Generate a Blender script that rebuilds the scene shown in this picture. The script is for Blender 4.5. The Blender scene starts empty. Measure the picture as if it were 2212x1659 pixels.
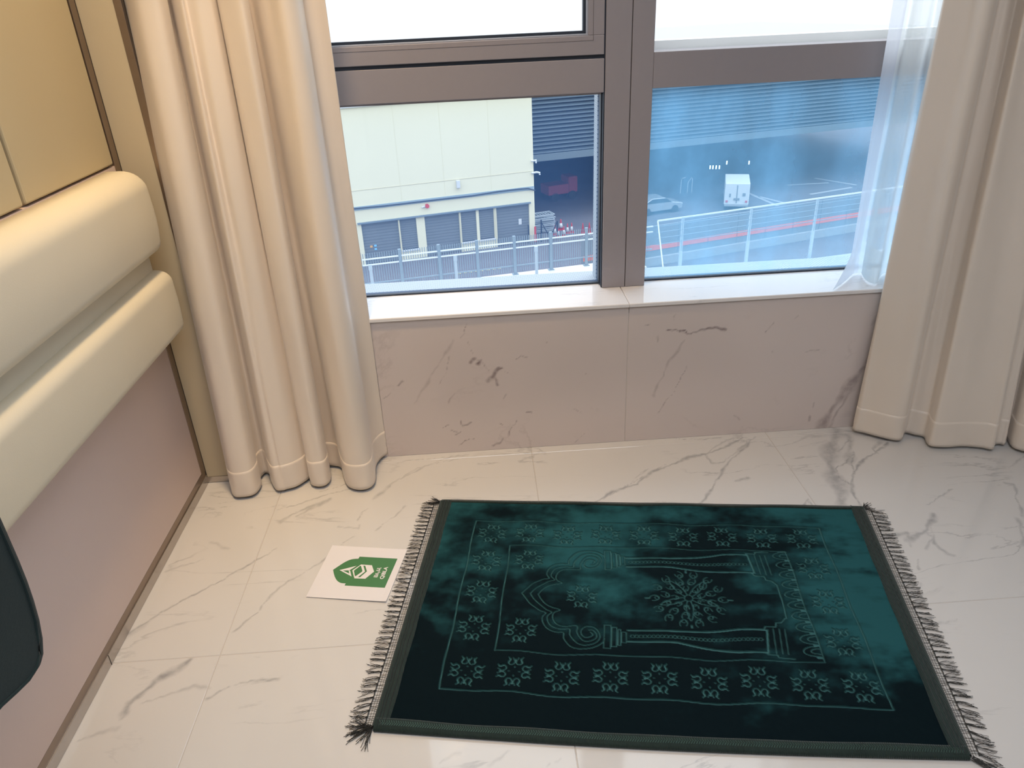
import bpy, bmesh, math, random
import numpy as np
from mathutils import Matrix, Vector
random.seed(7); rng = np.random.default_rng(7)
S = bpy.context.scene
COL = S.collection
PI = math.pi

# ------------------------------------------------------------------ camera
F_PX, W_PX, H_PX = 1601.83, 2212.0, 1659.0
CAM_H = 1.27
M_RIGHT = (0.99758862, -0.05567554, -0.04143895)
M_UP = (0.0624055, 0.45826999, 0.88661952)
M_FWD = (0.03037279, 0.88706756, -0.46063939)
cam_d = bpy.data.cameras.new('camera'); cam = bpy.data.objects.new('camera', cam_d); COL.objects.link(cam)
cam_d.sensor_fit = 'HORIZONTAL'; cam_d.sensor_width = 36.0; cam_d.lens = F_PX / W_PX * 36.0
cam_d.clip_start = 0.05; cam_d.clip_end = 500
R3 = Matrix((M_RIGHT, M_UP, tuple(-v for v in M_FWD))).transposed()
cam.matrix_world = Matrix.Translation((0, 0, CAM_H)) @ R3.to_4x4()
S.camera = cam

# ------------------------------------------------------------------ world, exposure
S.view_settings.view_transform = 'Standard'; S.view_settings.look = 'None'
S.view_settings.gamma = 1.0; S.view_settings.exposure = 0.0; S.view_settings.use_curve_mapping = False
w = bpy.data.worlds.new('overcast_sky'); S.world = w; w.use_nodes = True
bg = w.node_tree.nodes['Background']; bg.inputs[0].default_value = (0.90, 0.955, 1.0, 1)
# overcast sky: brighter overhead than at the horizon (standard CIE overcast distribution)
_n = w.node_tree.nodes; _l = w.node_tree.links.new
_tc = _n.new('ShaderNodeTexCoord'); _sx = _n.new('ShaderNodeSeparateXYZ'); _l(_tc.outputs['Generated'], _sx.inputs[0])
_mr = _n.new('ShaderNodeMapRange'); _mr.inputs[1].default_value = 0; _mr.inputs[2].default_value = 1
SKY = 3.9
_mr.inputs[3].default_value = SKY / 3; _mr.inputs[4].default_value = SKY; _l(_sx.outputs['Z'], _mr.inputs[0]); _l(_mr.outputs[0], bg.inputs[1])

def area(name, loc, target, size, power, color, shape='RECTANGLE', sy=None, spread=None):
    d = bpy.data.lights.new(name, 'AREA'); d.shape = shape; d.size = size; d.size_y = sy or size
    d.energy = power; d.color = color
    if spread: d.spread = spread
    o = bpy.data.objects.new(name, d); COL.objects.link(o); o.location = loc
    o.rotation_euler = (Vector(target) - Vector(loc)).to_track_quat('-Z', 'Y').to_euler()
    return o
CEIL = 2.62
area('room_fill_light', (0.30, -0.15, CEIL - .03), (0.30, -0.15, 0), 1.5, 34, (.90, .93, 1.0), sy=1.3)  # unseen fill added under the ceiling to brighten the whole room
area('warm_ceiling_downlight', (-0.36, 1.48, CEIL - .03), (-0.58, 1.74, 0), .20, 6.8, (1.0, .69, .36), shape='DISK', spread=1.5)
area('cove_lamp', (-0.835, 1.45, 2.0), (-0.80, 1.46, 0.9), .05, .7, (1.0, .72, .26), sy=.9, spread=1.5)

# ------------------------------------------------------------------ helpers
def lin(c):
    return tuple(((v / 255.0) / 12.92 if v <= 10 else (((v / 255.0) + .055) / 1.055) ** 2.4) for v in c)

def tag(o, label=None, cat=None, group=None, kind=None):
    if label: o['label'] = label
    if cat: o['category'] = cat
    if group: o['group'] = group
    if kind: o['kind'] = kind
    return o

def empty(name, loc=(0, 0, 0), rz=0, **k):
    o = bpy.data.objects.new(name, None); COL.objects.link(o)
    o.location = loc; o.rotation_euler = (0, 0, rz); o.empty_display_size = .1
    return tag(o, **k)

def mesh(name, verts, faces, mat=None, parent=None, smooth=False, **k):
    me = bpy.data.meshes.new(name)
    me.from_pydata([tuple(map(float, v)) for v in verts], [], [tuple(int(i) for i in f) for f in faces])
    if mat: me.materials.append(mat)
    if smooth: me.polygons.foreach_set('use_smooth', [True] * len(me.polygons))
    me.update()
    o = bpy.data.objects.new(name, me); COL.objects.link(o)
    if parent: o.parent = parent
    return tag(o, **k)

def inst(name, src, parent=None, loc=None, rz=None, **k):
    o = bpy.data.objects.new(name, src.data); COL.objects.link(o)
    if parent: o.parent = parent
    if loc is not None: o.location = loc
    if rz is not None: o.rotation_euler = (0, 0, rz)
    for m in src.modifiers:
        n = o.modifiers.new(m.name, m.type)
        if m.type == 'BEVEL': n.width = m.width; n.segments = m.segments
    return tag(o, **k)

class MB:
    """collects boxes, prisms and tubes into one mesh"""
    def __init__(s): s.v = []; s.f = []
    def add(s, v, f):
        n = len(s.v); s.v += [tuple(map(float, p)) for p in v]; s.f += [tuple(i + n for i in q) for q in f]; return s
    def box(s, x0, x1, y0, y1, z0, z1):
        v = [(x, y, z) for z in (z0, z1) for y in (y0, y1) for x in (x0, x1)]
        return s.add(v, [(0, 2, 3, 1), (4, 5, 7, 6), (0, 1, 5, 4), (2, 6, 7, 3), (0, 4, 6, 2), (1, 3, 7, 5)])
    def bar(s, a, b, w_, h_):
        a = Vector(a); b = Vector(b); d = (b - a).normalized()
        up = Vector((0, 0, 1)) if abs(d.z) < .9 else Vector((0, 1, 0))
        r = d.cross(up).normalized() * (w_ / 2); u = r.cross(d).normalized() * (h_ / 2)
        v = [a - r - u, a + r - u, a + r + u, a - r + u, b - r - u, b + r - u, b + r + u, b - r + u]
        return s.add(v, [(0, 1, 2, 3), (7, 6, 5, 4), (0, 4, 5, 1), (1, 5, 6, 2), (2, 6, 7, 3), (3, 7, 4, 0)])
    def tube(s, pts, r, n=6, r1=None):
        pts = [Vector(p) for p in pts]; m = len(pts); rings = []
        for i, p in enumerate(pts):
            d = (pts[min(i + 1, m - 1)] - pts[max(i - 1, 0)]).normalized()
            up = Vector((0, 0, 1)) if abs(d.z) < .9 else Vector((0, 1, 0))
            a = d.cross(up).normalized(); b = a.cross(d).normalized()
            rr = r if r1 is None else r + (r1 - r) * i / (m - 1)
            rings.append([p + a * rr * math.cos(2 * PI * k / n) + b * rr * math.sin(2 * PI * k / n) for k in range(n)])
        v = [q for g in rings for q in g]; f = []
        for i in range(m - 1):
            for k in range(n):
                k2 = (k + 1) % n; f.append((i * n + k, i * n + k2, (i + 1) * n + k2, (i + 1) * n + k))
        f.append(tuple(range(n))[::-1]); f.append(tuple((m - 1) * n + k for k in range(n)))
        return s.add(v, f)
    def prism(s, poly, fn, d0, d1):
        """poly list of (a,b); fn(a,b,d)->xyz"""
        n = len(poly)
        v = [fn(a, b, d0) for a, b in poly] + [fn(a, b, d1) for a, b in poly]
        f = [tuple(range(n))[::-1], tuple(range(n, 2 * n))] + [(i, (i + 1) % n, n + (i + 1) % n, n + i) for i in range(n)]
        return s.add(v, f)
    def lathe(s, prof, n=16, c=(0, 0, 0)):
        v = []; f = []; m = len(prof)
        for r, z in prof:
            for k in range(n): v.append((c[0] + r * math.cos(2 * PI * k / n), c[1] + r * math.sin(2 * PI * k / n), c[2] + z))
        for i in range(m - 1):
            for k in range(n):
                k2 = (k + 1) % n; f.append((i * n + k, i * n + k2, (i + 1) * n + k2, (i + 1) * n + k))
        f.append(tuple(range(n))[::-1]); f.append(tuple((m - 1) * n + k for k in range(n)))
        return s.add(v, f)
    def build(s, name, mat=None, parent=None, smooth=False, bev=0, seg=2, **k):
        o = mesh(name, s.v, s.f, mat, parent, smooth, **k)
        if bev:
            b = o.modifiers.new('bevel', 'BEVEL'); b.width = bev; b.segments = seg; b.limit_method = 'ANGLE'
        return o

# photograph pixel -> point on a real plane of the place (used only to read off measurements)
RX = np.array([M_RIGHT, M_UP, M_FWD])
def ray(px, py): return np.array([px - W_PX / 2, H_PX / 2 - py, F_PX]) @ RX
def on_z(px, py, z): d = ray(px, py); t = (z - CAM_H) / d[2]; return np.array([0, 0, CAM_H]) + t * d
def on_y(px, py, y): d = ray(px, py); t = y / d[1]; return np.array([0, 0, CAM_H]) + t * d
def on_x(px, py, x): d = ray(px, py); t = x / d[0]; return np.array([0, 0, CAM_H]) + t * d

# ------------------------------------------------------------------ materials
def pmat(name, col, rough=.5, metal=0, spec=.5, sheen=0, bump=None, noise=None, coat=0, sheen_tint=None, sub=None):
    """principled with optional noise colour variation (scale, amount) and noise bump (scale, strength)"""
    m = bpy.data.materials.new(name); m.use_nodes = True; nt = m.node_tree; P = nt.nodes['Principled BSDF']
    P.inputs['Base Color'].default_value = (*col, 1); P.inputs['Roughness'].default_value = rough
    P.inputs['Metallic'].default_value = metal; P.inputs['Specular IOR Level'].default_value = spec
    P.inputs['Sheen Weight'].default_value = sheen; P.inputs['Coat Weight'].default_value = coat
    if sheen_tint: P.inputs['Sheen Tint'].default_value = (*sheen_tint, 1)
    tc = nt.nodes.new('ShaderNodeTexCoord')
    if noise:
        n = nt.nodes.new('ShaderNodeTexNoise'); n.inputs['Scale'].default_value = noise[0]; n.inputs['Detail'].default_value = 4
        nt.links.new(tc.outputs['Object'], n.inputs['Vector'])
        mx = nt.nodes.new('ShaderNodeMix'); mx.data_type = 'RGBA'
        a = noise[1]; mx.inputs[6].default_value = (*[c * (1 - a) for c in col], 1); mx.inputs[7].default_value = (*[min(1, c * (1 + a)) for c in col], 1)
        nt.links.new(n.outputs['Fac'], mx.inputs[0]); nt.links.new(mx.outputs[2], P.inputs['Base Color'])
    if bump:
        n2 = nt.nodes.new('ShaderNodeTexNoise'); n2.inputs['Scale'].default_value = bump[0]; n2.inputs['Detail'].default_value = 3
        nt.links.new(tc.outputs['Object'], n2.inputs['Vector'])
        b = nt.nodes.new('ShaderNodeBump'); b.inputs['Strength'].default_value = bump[1]; b.inputs['Distance'].default_value = .002
        nt.links.new(n2.outputs['Fac'], b.inputs['Height']); nt.links.new(b.outputs[0], P.inputs['Normal'])
    return m

def marble(name, base, vein, rough, noise_amt):
    """marble with its own veins stored on the stone ('vein' attribute) plus faint procedural veining"""
    m = pmat(name, base, rough); nt = m.node_tree; P = nt.nodes['Principled BSDF']; L = nt.links.new
    tc = nt.nodes.new('ShaderNodeTexCoord')
    mp = nt.nodes.new('ShaderNodeMapping'); mp.inputs['Rotation'].default_value = (0, .5, -.65); mp.inputs['Scale'].default_value = (.55, 2.2, 1.0)
    L(tc.outputs['Object'], mp.inputs['Vector'])
    n = nt.nodes.new('ShaderNodeTexNoise'); n.inputs['Scale'].default_value = 2.3; n.inputs['Detail'].default_value = 8; n.inputs['Distortion'].default_value = .6
    n.inputs['Roughness'].default_value = .6
    L(mp.outputs[0], n.inputs['Vector'])
    a = nt.nodes.new('ShaderNodeMath'); a.operation = 'SUBTRACT'; a.inputs[1].default_value = .5; L(n.outputs['Fac'], a.inputs[0])
    b = nt.nodes.new('ShaderNodeMath'); b.operation = 'ABSOLUTE'; L(a.outputs[0], b.inputs[0])
    r = nt.nodes.new('ShaderNodeMapRange'); r.inputs[1].default_value = 0; r.inputs[2].default_value = .012; r.inputs[3].default_value = noise_amt; r.inputs[4].default_value = 0
    L(b.outputs[0], r.inputs[0])
    n2 = nt.nodes.new('ShaderNodeTexNoise'); n2.inputs['Scale'].default_value = 4; n2.inputs['Detail'].default_value = 3; L(tc.outputs['Object'], n2.inputs['Vector'])
    r2 = nt.nodes.new('ShaderNodeMapRange'); r2.inputs[1].default_value = .48; r2.inputs[2].default_value = .62; L(n2.outputs['Fac'], r2.inputs[0])
    mu = nt.nodes.new('ShaderNodeMath'); mu.operation = 'MULTIPLY'; L(r.outputs[0], mu.inputs[0]); L(r2.outputs[0], mu.inputs[1])
    at = nt.nodes.new('ShaderNodeAttribute'); at.attribute_name = 'vein'
    n3 = nt.nodes.new('ShaderNodeTexNoise'); n3.inputs['Scale'].default_value = 38; n3.inputs['Detail'].default_value = 5; L(tc.outputs['Object'], n3.inputs['Vector'])
    r3 = nt.nodes.new('ShaderNodeMapRange'); r3.inputs[1].default_value = .3; r3.inputs[2].default_value = .6; r3.inputs[3].default_value = .35; L(n3.outputs['Fac'], r3.inputs[0])
    mv = nt.nodes.new('ShaderNodeMath'); mv.operation = 'MULTIPLY'; L(at.outputs['Fac'], mv.inputs[0]); L(r3.outputs[0], mv.inputs[1])
    mxx = nt.nodes.new('ShaderNodeMath'); mxx.operation = 'MAXIMUM'; L(mu.outputs[0], mxx.inputs[0]); L(mv.outputs[0], mxx.inputs[1])
    cl = nt.nodes.new('ShaderNodeMapRange'); cl.inputs[1].default_value = .3; cl.inputs[2].default_value = .75
    n4 = nt.nodes.new('ShaderNodeTexNoise'); n4.inputs['Scale'].default_value = 1.7; n4.inputs['Detail'].default_value = 6; L(tc.outputs['Object'], n4.inputs['Vector']); L(n4.outputs['Fac'], cl.inputs[0])
    bm = nt.nodes.new('ShaderNodeMix'); bm.data_type = 'RGBA'; bm.inputs[6].default_value = (*[c * .94 for c in base], 1); bm.inputs[7].default_value = (*base, 1)
    L(cl.outputs[0], bm.inputs[0])
    mx = nt.nodes.new('ShaderNodeMix'); mx.data_type = 'RGBA'; L(bm.outputs[2], mx.inputs[6]); mx.inputs[7].default_value = (*vein, 1)
    L(mxx.outputs[0], mx.inputs[0]); L(mx.outputs[2], P.inputs['Base Color'])
    return m

def glass_mat(name, tint, haze, haze_col, streak=False):
    """window glass: clear tinted pane with a film of dirt that scatters daylight"""
    m = bpy.data.materials.new(name); m.use_nodes = True; nt = m.node_tree; nt.nodes.clear(); L = nt.links.new
    out = nt.nodes.new('ShaderNodeOutputMaterial')
    tr = nt.nodes.new('ShaderNodeBsdfTransparent'); tr.inputs[0].default_value = (*tint, 1)
    tl = nt.nodes.new('ShaderNodeBsdfTranslucent'); tl.inputs[0].default_value = (*haze_col, 1)
    gl = nt.nodes.new('ShaderNodeBsdfGlossy'); gl.inputs['Roughness'].default_value = .02; gl.inputs[0].default_value = (1, 1, 1, 1)
    fr = nt.nodes.new('ShaderNodeFresnel'); fr.inputs[0].default_value = 1.33
    m1 = nt.nodes.new('ShaderNodeMixShader'); m1.inputs[0].default_value = haze
    L(tr.outputs[0], m1.inputs[1]); L(tl.outputs[0], m1.inputs[2])
    if streak:
        tc = nt.nodes.new('ShaderNodeTexCoord')
        mp = nt.nodes.new('ShaderNodeMapping'); mp.inputs['Scale'].default_value = (3.2, 1, 1.1); mp.inputs['Rotation'].default_value = (0, .25, 0); L(tc.outputs['Object'], mp.inputs[0])
        n = nt.nodes.new('ShaderNodeTexNoise'); n.inputs['Scale'].default_value = 1.6; n.inputs['Detail'].default_value = 3.5; n.inputs['Roughness'].default_value = .45; L(mp.outputs[0], n.inputs['Vector'])
        r = nt.nodes.new('ShaderNodeMapRange'); r.inputs[1].default_value = .3; r.inputs[2].default_value = .72; r.inputs[3].default_value = haze * .72; r.inputs[4].default_value = min(.95, haze * 1.7); L(n.outputs['Fac'], r.inputs[0])
        n2 = nt.nodes.new('ShaderNodeTexNoise'); n2.inputs['Scale'].default_value = 30; n2.inputs['Detail'].default_value = 2; L(tc.outputs['Object'], n2.inputs['Vector'])
        r2 = nt.nodes.new('ShaderNodeMapRange'); r2.inputs[1].default_value = .2; r2.inputs[2].default_value = .8; r2.inputs[3].default_value = .93; r2.inputs[4].default_value = 1.07; L(n2.outputs['Fac'], r2.inputs[0])
        mm = nt.nodes.new('ShaderNodeMath'); mm.operation = 'MULTIPLY'; L(r.outputs[0], mm.inputs[0]); L(r2.outputs[0], mm.inputs[1])
        L(mm.outputs[0], m1.inputs[0])
    m2 = nt.nodes.new('ShaderNodeMixShader'); L(fr.outputs[0], m2.inputs[0]); L(m1.outputs[0], m2.inputs[1]); L(gl.outputs[0], m2.inputs[2])
    L(m2.outputs[0], out.inputs[0])
    return m

def sheer_mat(name, opac, col):
    m = bpy.data.materials.new(name); m.use_nodes = True; nt = m.node_tree; nt.nodes.clear(); L = nt.links.new
    out = nt.nodes.new('ShaderNodeOutputMaterial')
    tr = nt.nodes.new('ShaderNodeBsdfTransparent')
    tl = nt.nodes.new('ShaderNodeBsdfTranslucent'); tl.inputs[0].default_value = (*col, 1)
    df = nt.nodes.new('ShaderNodeBsdfDiffuse'); df.inputs[0].default_value = (*col, 1)
    a = nt.nodes.new('ShaderNodeMixShader'); a.inputs[0].default_value = .2; L(tl.outputs[0], a.inputs[1]); L(df.outputs[0], a.inputs[2])
    lw = nt.nodes.new('ShaderNodeLayerWeight'); lw.inputs[0].default_value = .35
    r = nt.nodes.new('ShaderNodeMapRange'); r.inputs[3].default_value = opac; r.inputs[4].default_value = .98; L(lw.outputs['Facing'], r.inputs[0])
    b = nt.nodes.new('ShaderNodeMixShader'); L(r.outputs[0], b.inputs[0]); L(tr.outputs[0], b.inputs[1]); L(a.outputs[0], b.inputs[2]); L(b.outputs[0], out.inputs[0])
    return m

def fabric(name, col, rough, sheen, spec, weave=1400, strength=.12, trans=0):
    m = pmat(name, col, rough, sheen=sheen, spec=spec, noise=(3.0, .05)); nt = m.node_tree; P = nt.nodes['Principled BSDF']; L = nt.links.new
    tc = nt.nodes.new('ShaderNodeTexCoord')
    mp = nt.nodes.new('ShaderNodeMapping'); mp.inputs['Scale'].default_value = (1, 1, 3); L(tc.outputs['Object'], mp.inputs[0])
    n = nt.nodes.new('ShaderNodeTexNoise'); n.inputs['Scale'].default_value = weave / 6; n.inputs['Detail'].default_value = 2; L(mp.outputs[0], n.inputs['Vector'])
    b = nt.nodes.new('ShaderNodeBump'); b.inputs['Strength'].default_value = strength; b.inputs['Distance'].default_value = .001; L(n.outputs['Fac'], b.inputs['Height']); L(b.outputs[0], P.inputs['Normal'])
    return m

M = {}
M['floor'] = marble('polished_marble', (.665, .645, .625), (.27, .265, .275), .055, .45)
M['slab'] = marble('marble_slab', (.69, .60, .565), (.24, .18, .175), .22, .16)
M['sill'] = marble('marble_sill', (.84, .81, .80), (.45, .42, .42), .08, .4)
M['grout'] = pmat('grout', (.52, .47, .43), .8)
M['plaster'] = pmat('cream_wall', (.56, .52, .47), .75, bump=(300, .05))
M['ceiling'] = pmat('white_ceiling', (.80, .78, .74), .9)
M['beige'] = pmat('beige_wall_covering', lin((194, 180, 152)), .6, bump=(700, .08), noise=(5, .03))
M['leather'] = pmat('cream_leatherette', lin((214, 206, 186)), .46, spec=.4, bump=(420, .10), noise=(2.5, .04))
M['upper'] = pmat('tan_wall_panel', lin((188, 174, 142)), .55, bump=(500, .06), noise=(3, .04))
M['mauve'] = pmat('mauve_wall_panel', lin((208, 190, 184)), .6, bump=(600, .10), noise=(4, .04))
M['bronze'] = pmat('brushed_bronze', (.30, .235, .19), .32, metal=.85, noise=(25, .12))
M['darkgap'] = pmat('shadow_gap', (.06, .045, .035), .6)
M['skirt'] = pmat('brushed_steel', (.50, .46, .43), .24, metal=.9, noise=(14, .10))
M['frame'] = pmat('taupe_aluminium', lin((152, 146, 150)), .42, spec=.5, bump=(900, .04), noise=(60, .02))
M['gasket'] = pmat('black_gasket', (.02, .03, .05), .5)
M['curtain'] = fabric('beige_satin_curtain', lin((228, 216, 203)), .38, .25, .55)
M['green'] = fabric('dark_green_chair_cloth', (.012, .024, .025), .85, .10, .15, weave=900, strength=.3)
M['black'] = pmat('black_metal', (.02, .02, .02), .4)

# ------------------------------------------------------------------ marble with veins
def stroke_field(X, Y, strokes):
    """X,Y arrays; strokes: list of (points, width, strength). returns vein strength"""
    out = np.zeros_like(X)
    jx = .0022 * np.sin(97 * X + 41 * Y) + .0012 * np.sin(230 * Y - 150 * X + 1.3); jy = .0022 * np.sin(83 * Y - 59 * X + 2) + .0012 * np.sin(260 * X + 90 * Y)
    Xj = X + jx; Yj = Y + jy
    for pts, wd, st in strokes:
        pts = np.asarray(pts, float)
        for i in range(len(pts) - 1):
            a, b = pts[i], pts[i + 1]; pad = wd * 3
            msk = (X > min(a[0], b[0]) - pad) & (X < max(a[0], b[0]) + pad) & (Y > min(a[1], b[1]) - pad) & (Y < max(a[1], b[1]) + pad)
            if not msk.any(): continue
            x = Xj[msk]; y = Yj[msk]; d = b - a; l2 = (d ** 2).sum() + 1e-12
            t = np.clip(((x - a[0]) * d[0] + (y - a[1]) * d[1]) / l2, 0, 1)
            dist = np.hypot(x - a[0] - t * d[0], y - a[1] - t * d[1])
            wl = wd * (.75 + .35 * np.sin(31 * (x + y)))
            val = st * np.clip(1.25 - dist / wl, 0, 1)
            out[msk] = np.maximum(out[msk], val)
    return out

def grid_slab(name, u0, u1, v0, v1, to3d, thick, mat, parent, strokes, step, edge=.0012):
    """a stone piece: fine top grid carrying its veins, chamfered rim and sides"""
    nu = max(2, int((u1 - u0) / step)); nv = max(2, int((v1 - v0) / step))
    us = np.linspace(u0 + edge, u1 - edge, nu); vs = np.linspace(v0 + edge, v1 - edge, nv)
    U, V = np.meshgrid(us, vs, indexing='ij')
    top = to3d(U.ravel(), V.ravel(), 0.0)
    idx = np.arange(nu * nv).reshape(nu, nv)
    quads = np.stack([idx[:-1, :-1], idx[1:, :-1], idx[1:, 1:], idx[:-1, 1:]], -1).reshape(-1, 4)
    loop = np.concatenate([idx[:, 0], idx[-1, 1:], idx[-2::-1, -1], idx[0, -2:0:-1]])
    lu = U.ravel()[loop]; lv = V.ravel()[loop]
    eu = np.where(lu <= us[0] + 1e-9, u0, np.where(lu >= us[-1] - 1e-9, u1, lu)); ev = np.where(lv <= vs[0] + 1e-9, v0, np.where(lv >= vs[-1] - 1e-9, v1, lv))
    r1 = to3d(eu, ev, -edge); r2 = to3d(eu, ev, -thick)
    n0 = nu * nv; nl = len(loop)
    verts = np.concatenate([top, r1, r2]); k = np.arange(nl); k2 = (k + 1) % nl
    s1 = np.stack([loop[k2], loop[k], n0 + k, n0 + k2], -1); s2 = np.stack([n0 + k2, n0 + k, n0 + nl + k, n0 + nl + k2], -1)
    allf = np.concatenate([quads, s1, s2])
    me = bpy.data.meshes.new(name); me.vertices.add(len(verts)); me.vertices.foreach_set('co', verts.astype(np.float32).ravel())
    me.loops.add(allf.size); me.loops.foreach_set('vertex_index', allf.astype(np.int32).ravel())
    me.polygons.add(len(allf)); me.polygons.foreach_set('loop_start', np.arange(0, allf.size, 4, dtype=np.int32))
    me.update(calc_edges=True)
    vein = np.zeros(len(verts), np.float32)
    if strokes: vein[:n0] = stroke_field(U.ravel(), V.ravel(), strokes)
    at = me.attributes.new('vein', 'FLOAT', 'POINT'); at.data.foreach_set('value', vein)
    me.polygons.foreach_set('use_smooth', [False] * len(me.polygons))
    me.materials.append(mat); me.validate()
    o = bpy.data.objects.new(name, me); COL.objects.link(o); o.parent = parent
    return o

def fl(pts, wd, st): return ([on_z(x, y, 0)[:2] for x, y in pts], wd, st)
FV = [fl(*a) for a in [
    ([(1284, 1086), (1324, 1061), (1375, 1047), (1407, 1020), (1451, 1005), (1491, 987), (1523, 980), (1563, 967), (1606, 945)], .0075, .75),
    ([(1300, 1080), (1380, 1035), (1430, 1006), (1440, 1003)], .003, .6), ([(1350, 1050), (1400, 1012), (1382, 1020)], .002, .4),
    ([(1505, 1094), (1523, 1079), (1541, 1048), (1561, 1020), (1570, 1001), (1613, 962), (1630, 944)], .0055, .7),
    ([(1523, 980), (1540, 1001), (1560, 998), (1600, 968), (1625, 948)], .004, .55), ([(1590, 1040), (1615, 1033)], .006, .6),
    ([(1530, 975), (1560, 955), (1590, 943)], .004, .5), ([(1452, 944), (1480, 950), (1560, 946)], .003, .6),
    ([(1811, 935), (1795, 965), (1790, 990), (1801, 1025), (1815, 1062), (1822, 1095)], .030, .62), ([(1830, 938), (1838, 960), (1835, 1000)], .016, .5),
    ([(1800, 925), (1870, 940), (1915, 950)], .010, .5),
    ([(1920, 957), (1893, 978), (1863, 995), (1846, 1020), (1838, 1045), (1846, 1070), (1857, 1092)], .006, .8), ([(1812, 975), (1824, 960), (1835, 945)], .005, .6),
    ([(1838, 1045), (1812, 1035), (1806, 1010), (1828, 998), (1845, 975), (1840, 1000), (1845, 1030)], .0035, .8), ([(1896, 980), (1885, 970), (1900, 955)], .008, .5),
    ([(1908, 1161), (1930, 1156), (1959, 1152), (1962, 1167), (1995, 1149), (2013, 1125), (2017, 1112)], .009, .7), ([(1962, 1167), (1968, 1178)], .004, .5),
    ([(1998, 1150), (2016, 1161), (2022, 1176), (2046, 1194), (2060, 1200)], .006, .6), ([(2010, 1140), (2016, 1161), (2000, 1186)], .005, .45),
    ([(2004, 1089), (2030, 1072), (2056, 1056)], .0035, .55), ([(2170, 1044), (2190, 1046), (2197, 1077), (2209, 1113)], .005, .6), ([(2180, 1010), (2212, 985)], .005, .4),
    ([(1980, 1209), (1986, 1230)], .005, .55), ([(1985, 1260), (1990, 1290)], .004, .35), ([(2016, 1351), (2040, 1345), (2068, 1337)], .004, .5), ([(2195, 1120), (2207, 1140), (2212, 1175)], .008, .5),
    ([(1733, 1098), (1745, 1078), (1748, 1085), (1756, 1097)], .003, .7), ([(1130, 958), (1143, 972)], .008, .4),
    ([(640, 1114), (673, 1098), (694, 1087), (715, 1078)], .008, .5), ([(600, 1100), (640, 1090), (700, 1070), (745, 1060), (770, 1052)], .004, .6),
    ([(690, 1062), (740, 1048), (760, 1040)], .003, .6), ([(808, 1077), (838, 1052), (860, 1035)], .007, .4), ([(773, 1123), (785, 1106), (794, 1100)], .0035, .6),
    ([(729, 1137), (752, 1139), (773, 1143), (776, 1134)], .003, .5), ([(812, 1146), (827, 1131), (850, 1116), (869, 1100), (876, 1094)], .003, .55),
    ([(600, 1270), (640, 1247), (671, 1229), (702, 1208), (740, 1178)], .003, .6), ([(735, 1176), (765, 1158)], .003, .5),
    ([(604, 1127), (652, 1102), (696, 1086)], .008, .55), ([(805, 1079), (859, 1038), (923, 1006), (974, 987), (1010, 982)], .004, .5), ([(840, 1050), (900, 1012), (990, 990)], .003, .45),
    ([(860, 1000), (880, 995), (960, 988)], .003, .5), ([(270, 1377), (318, 1342), (377, 1306), (420, 1283), (469, 1258), (552, 1212), (600, 1185)], .0035, .75),
    ([(270, 1380), (330, 1335), (372, 1308)], .009, .3),
    ([(413, 1425), (389, 1441), (365, 1455), (334, 1473), (300, 1505), (278, 1520), (270, 1540)], .013, .8), ([(262, 1552), (276, 1535)], .006, .5),
    ([(310, 1516), (369, 1500), (421, 1483), (450, 1484)], .005, .4), ([(445, 1512), (477, 1492), (510, 1480), (560, 1469), (600, 1466)], .004, .65),
    ([(504, 1363), (530, 1345), (556, 1322), (600, 1270)], .0035, .6), ([(357, 1234), (400, 1220), (441, 1207)], .004, .4), ([(455, 1170), (480, 1182), (495, 1184)], .005, .3),
    ([(170, 1600), (200, 1590), (250, 1575)], .006, .35), ([(950, 1650), (990, 1628)], .004, .3), ([(1060, 1655), (1100, 1622)], .004, .35), ([(1180, 1655), (1215, 1640)], .003, .3)]]
def wl(pts, wd, st): return ([on_y(x, y, 2.0)[[0, 2]] for x, y in pts], wd, st)
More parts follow.
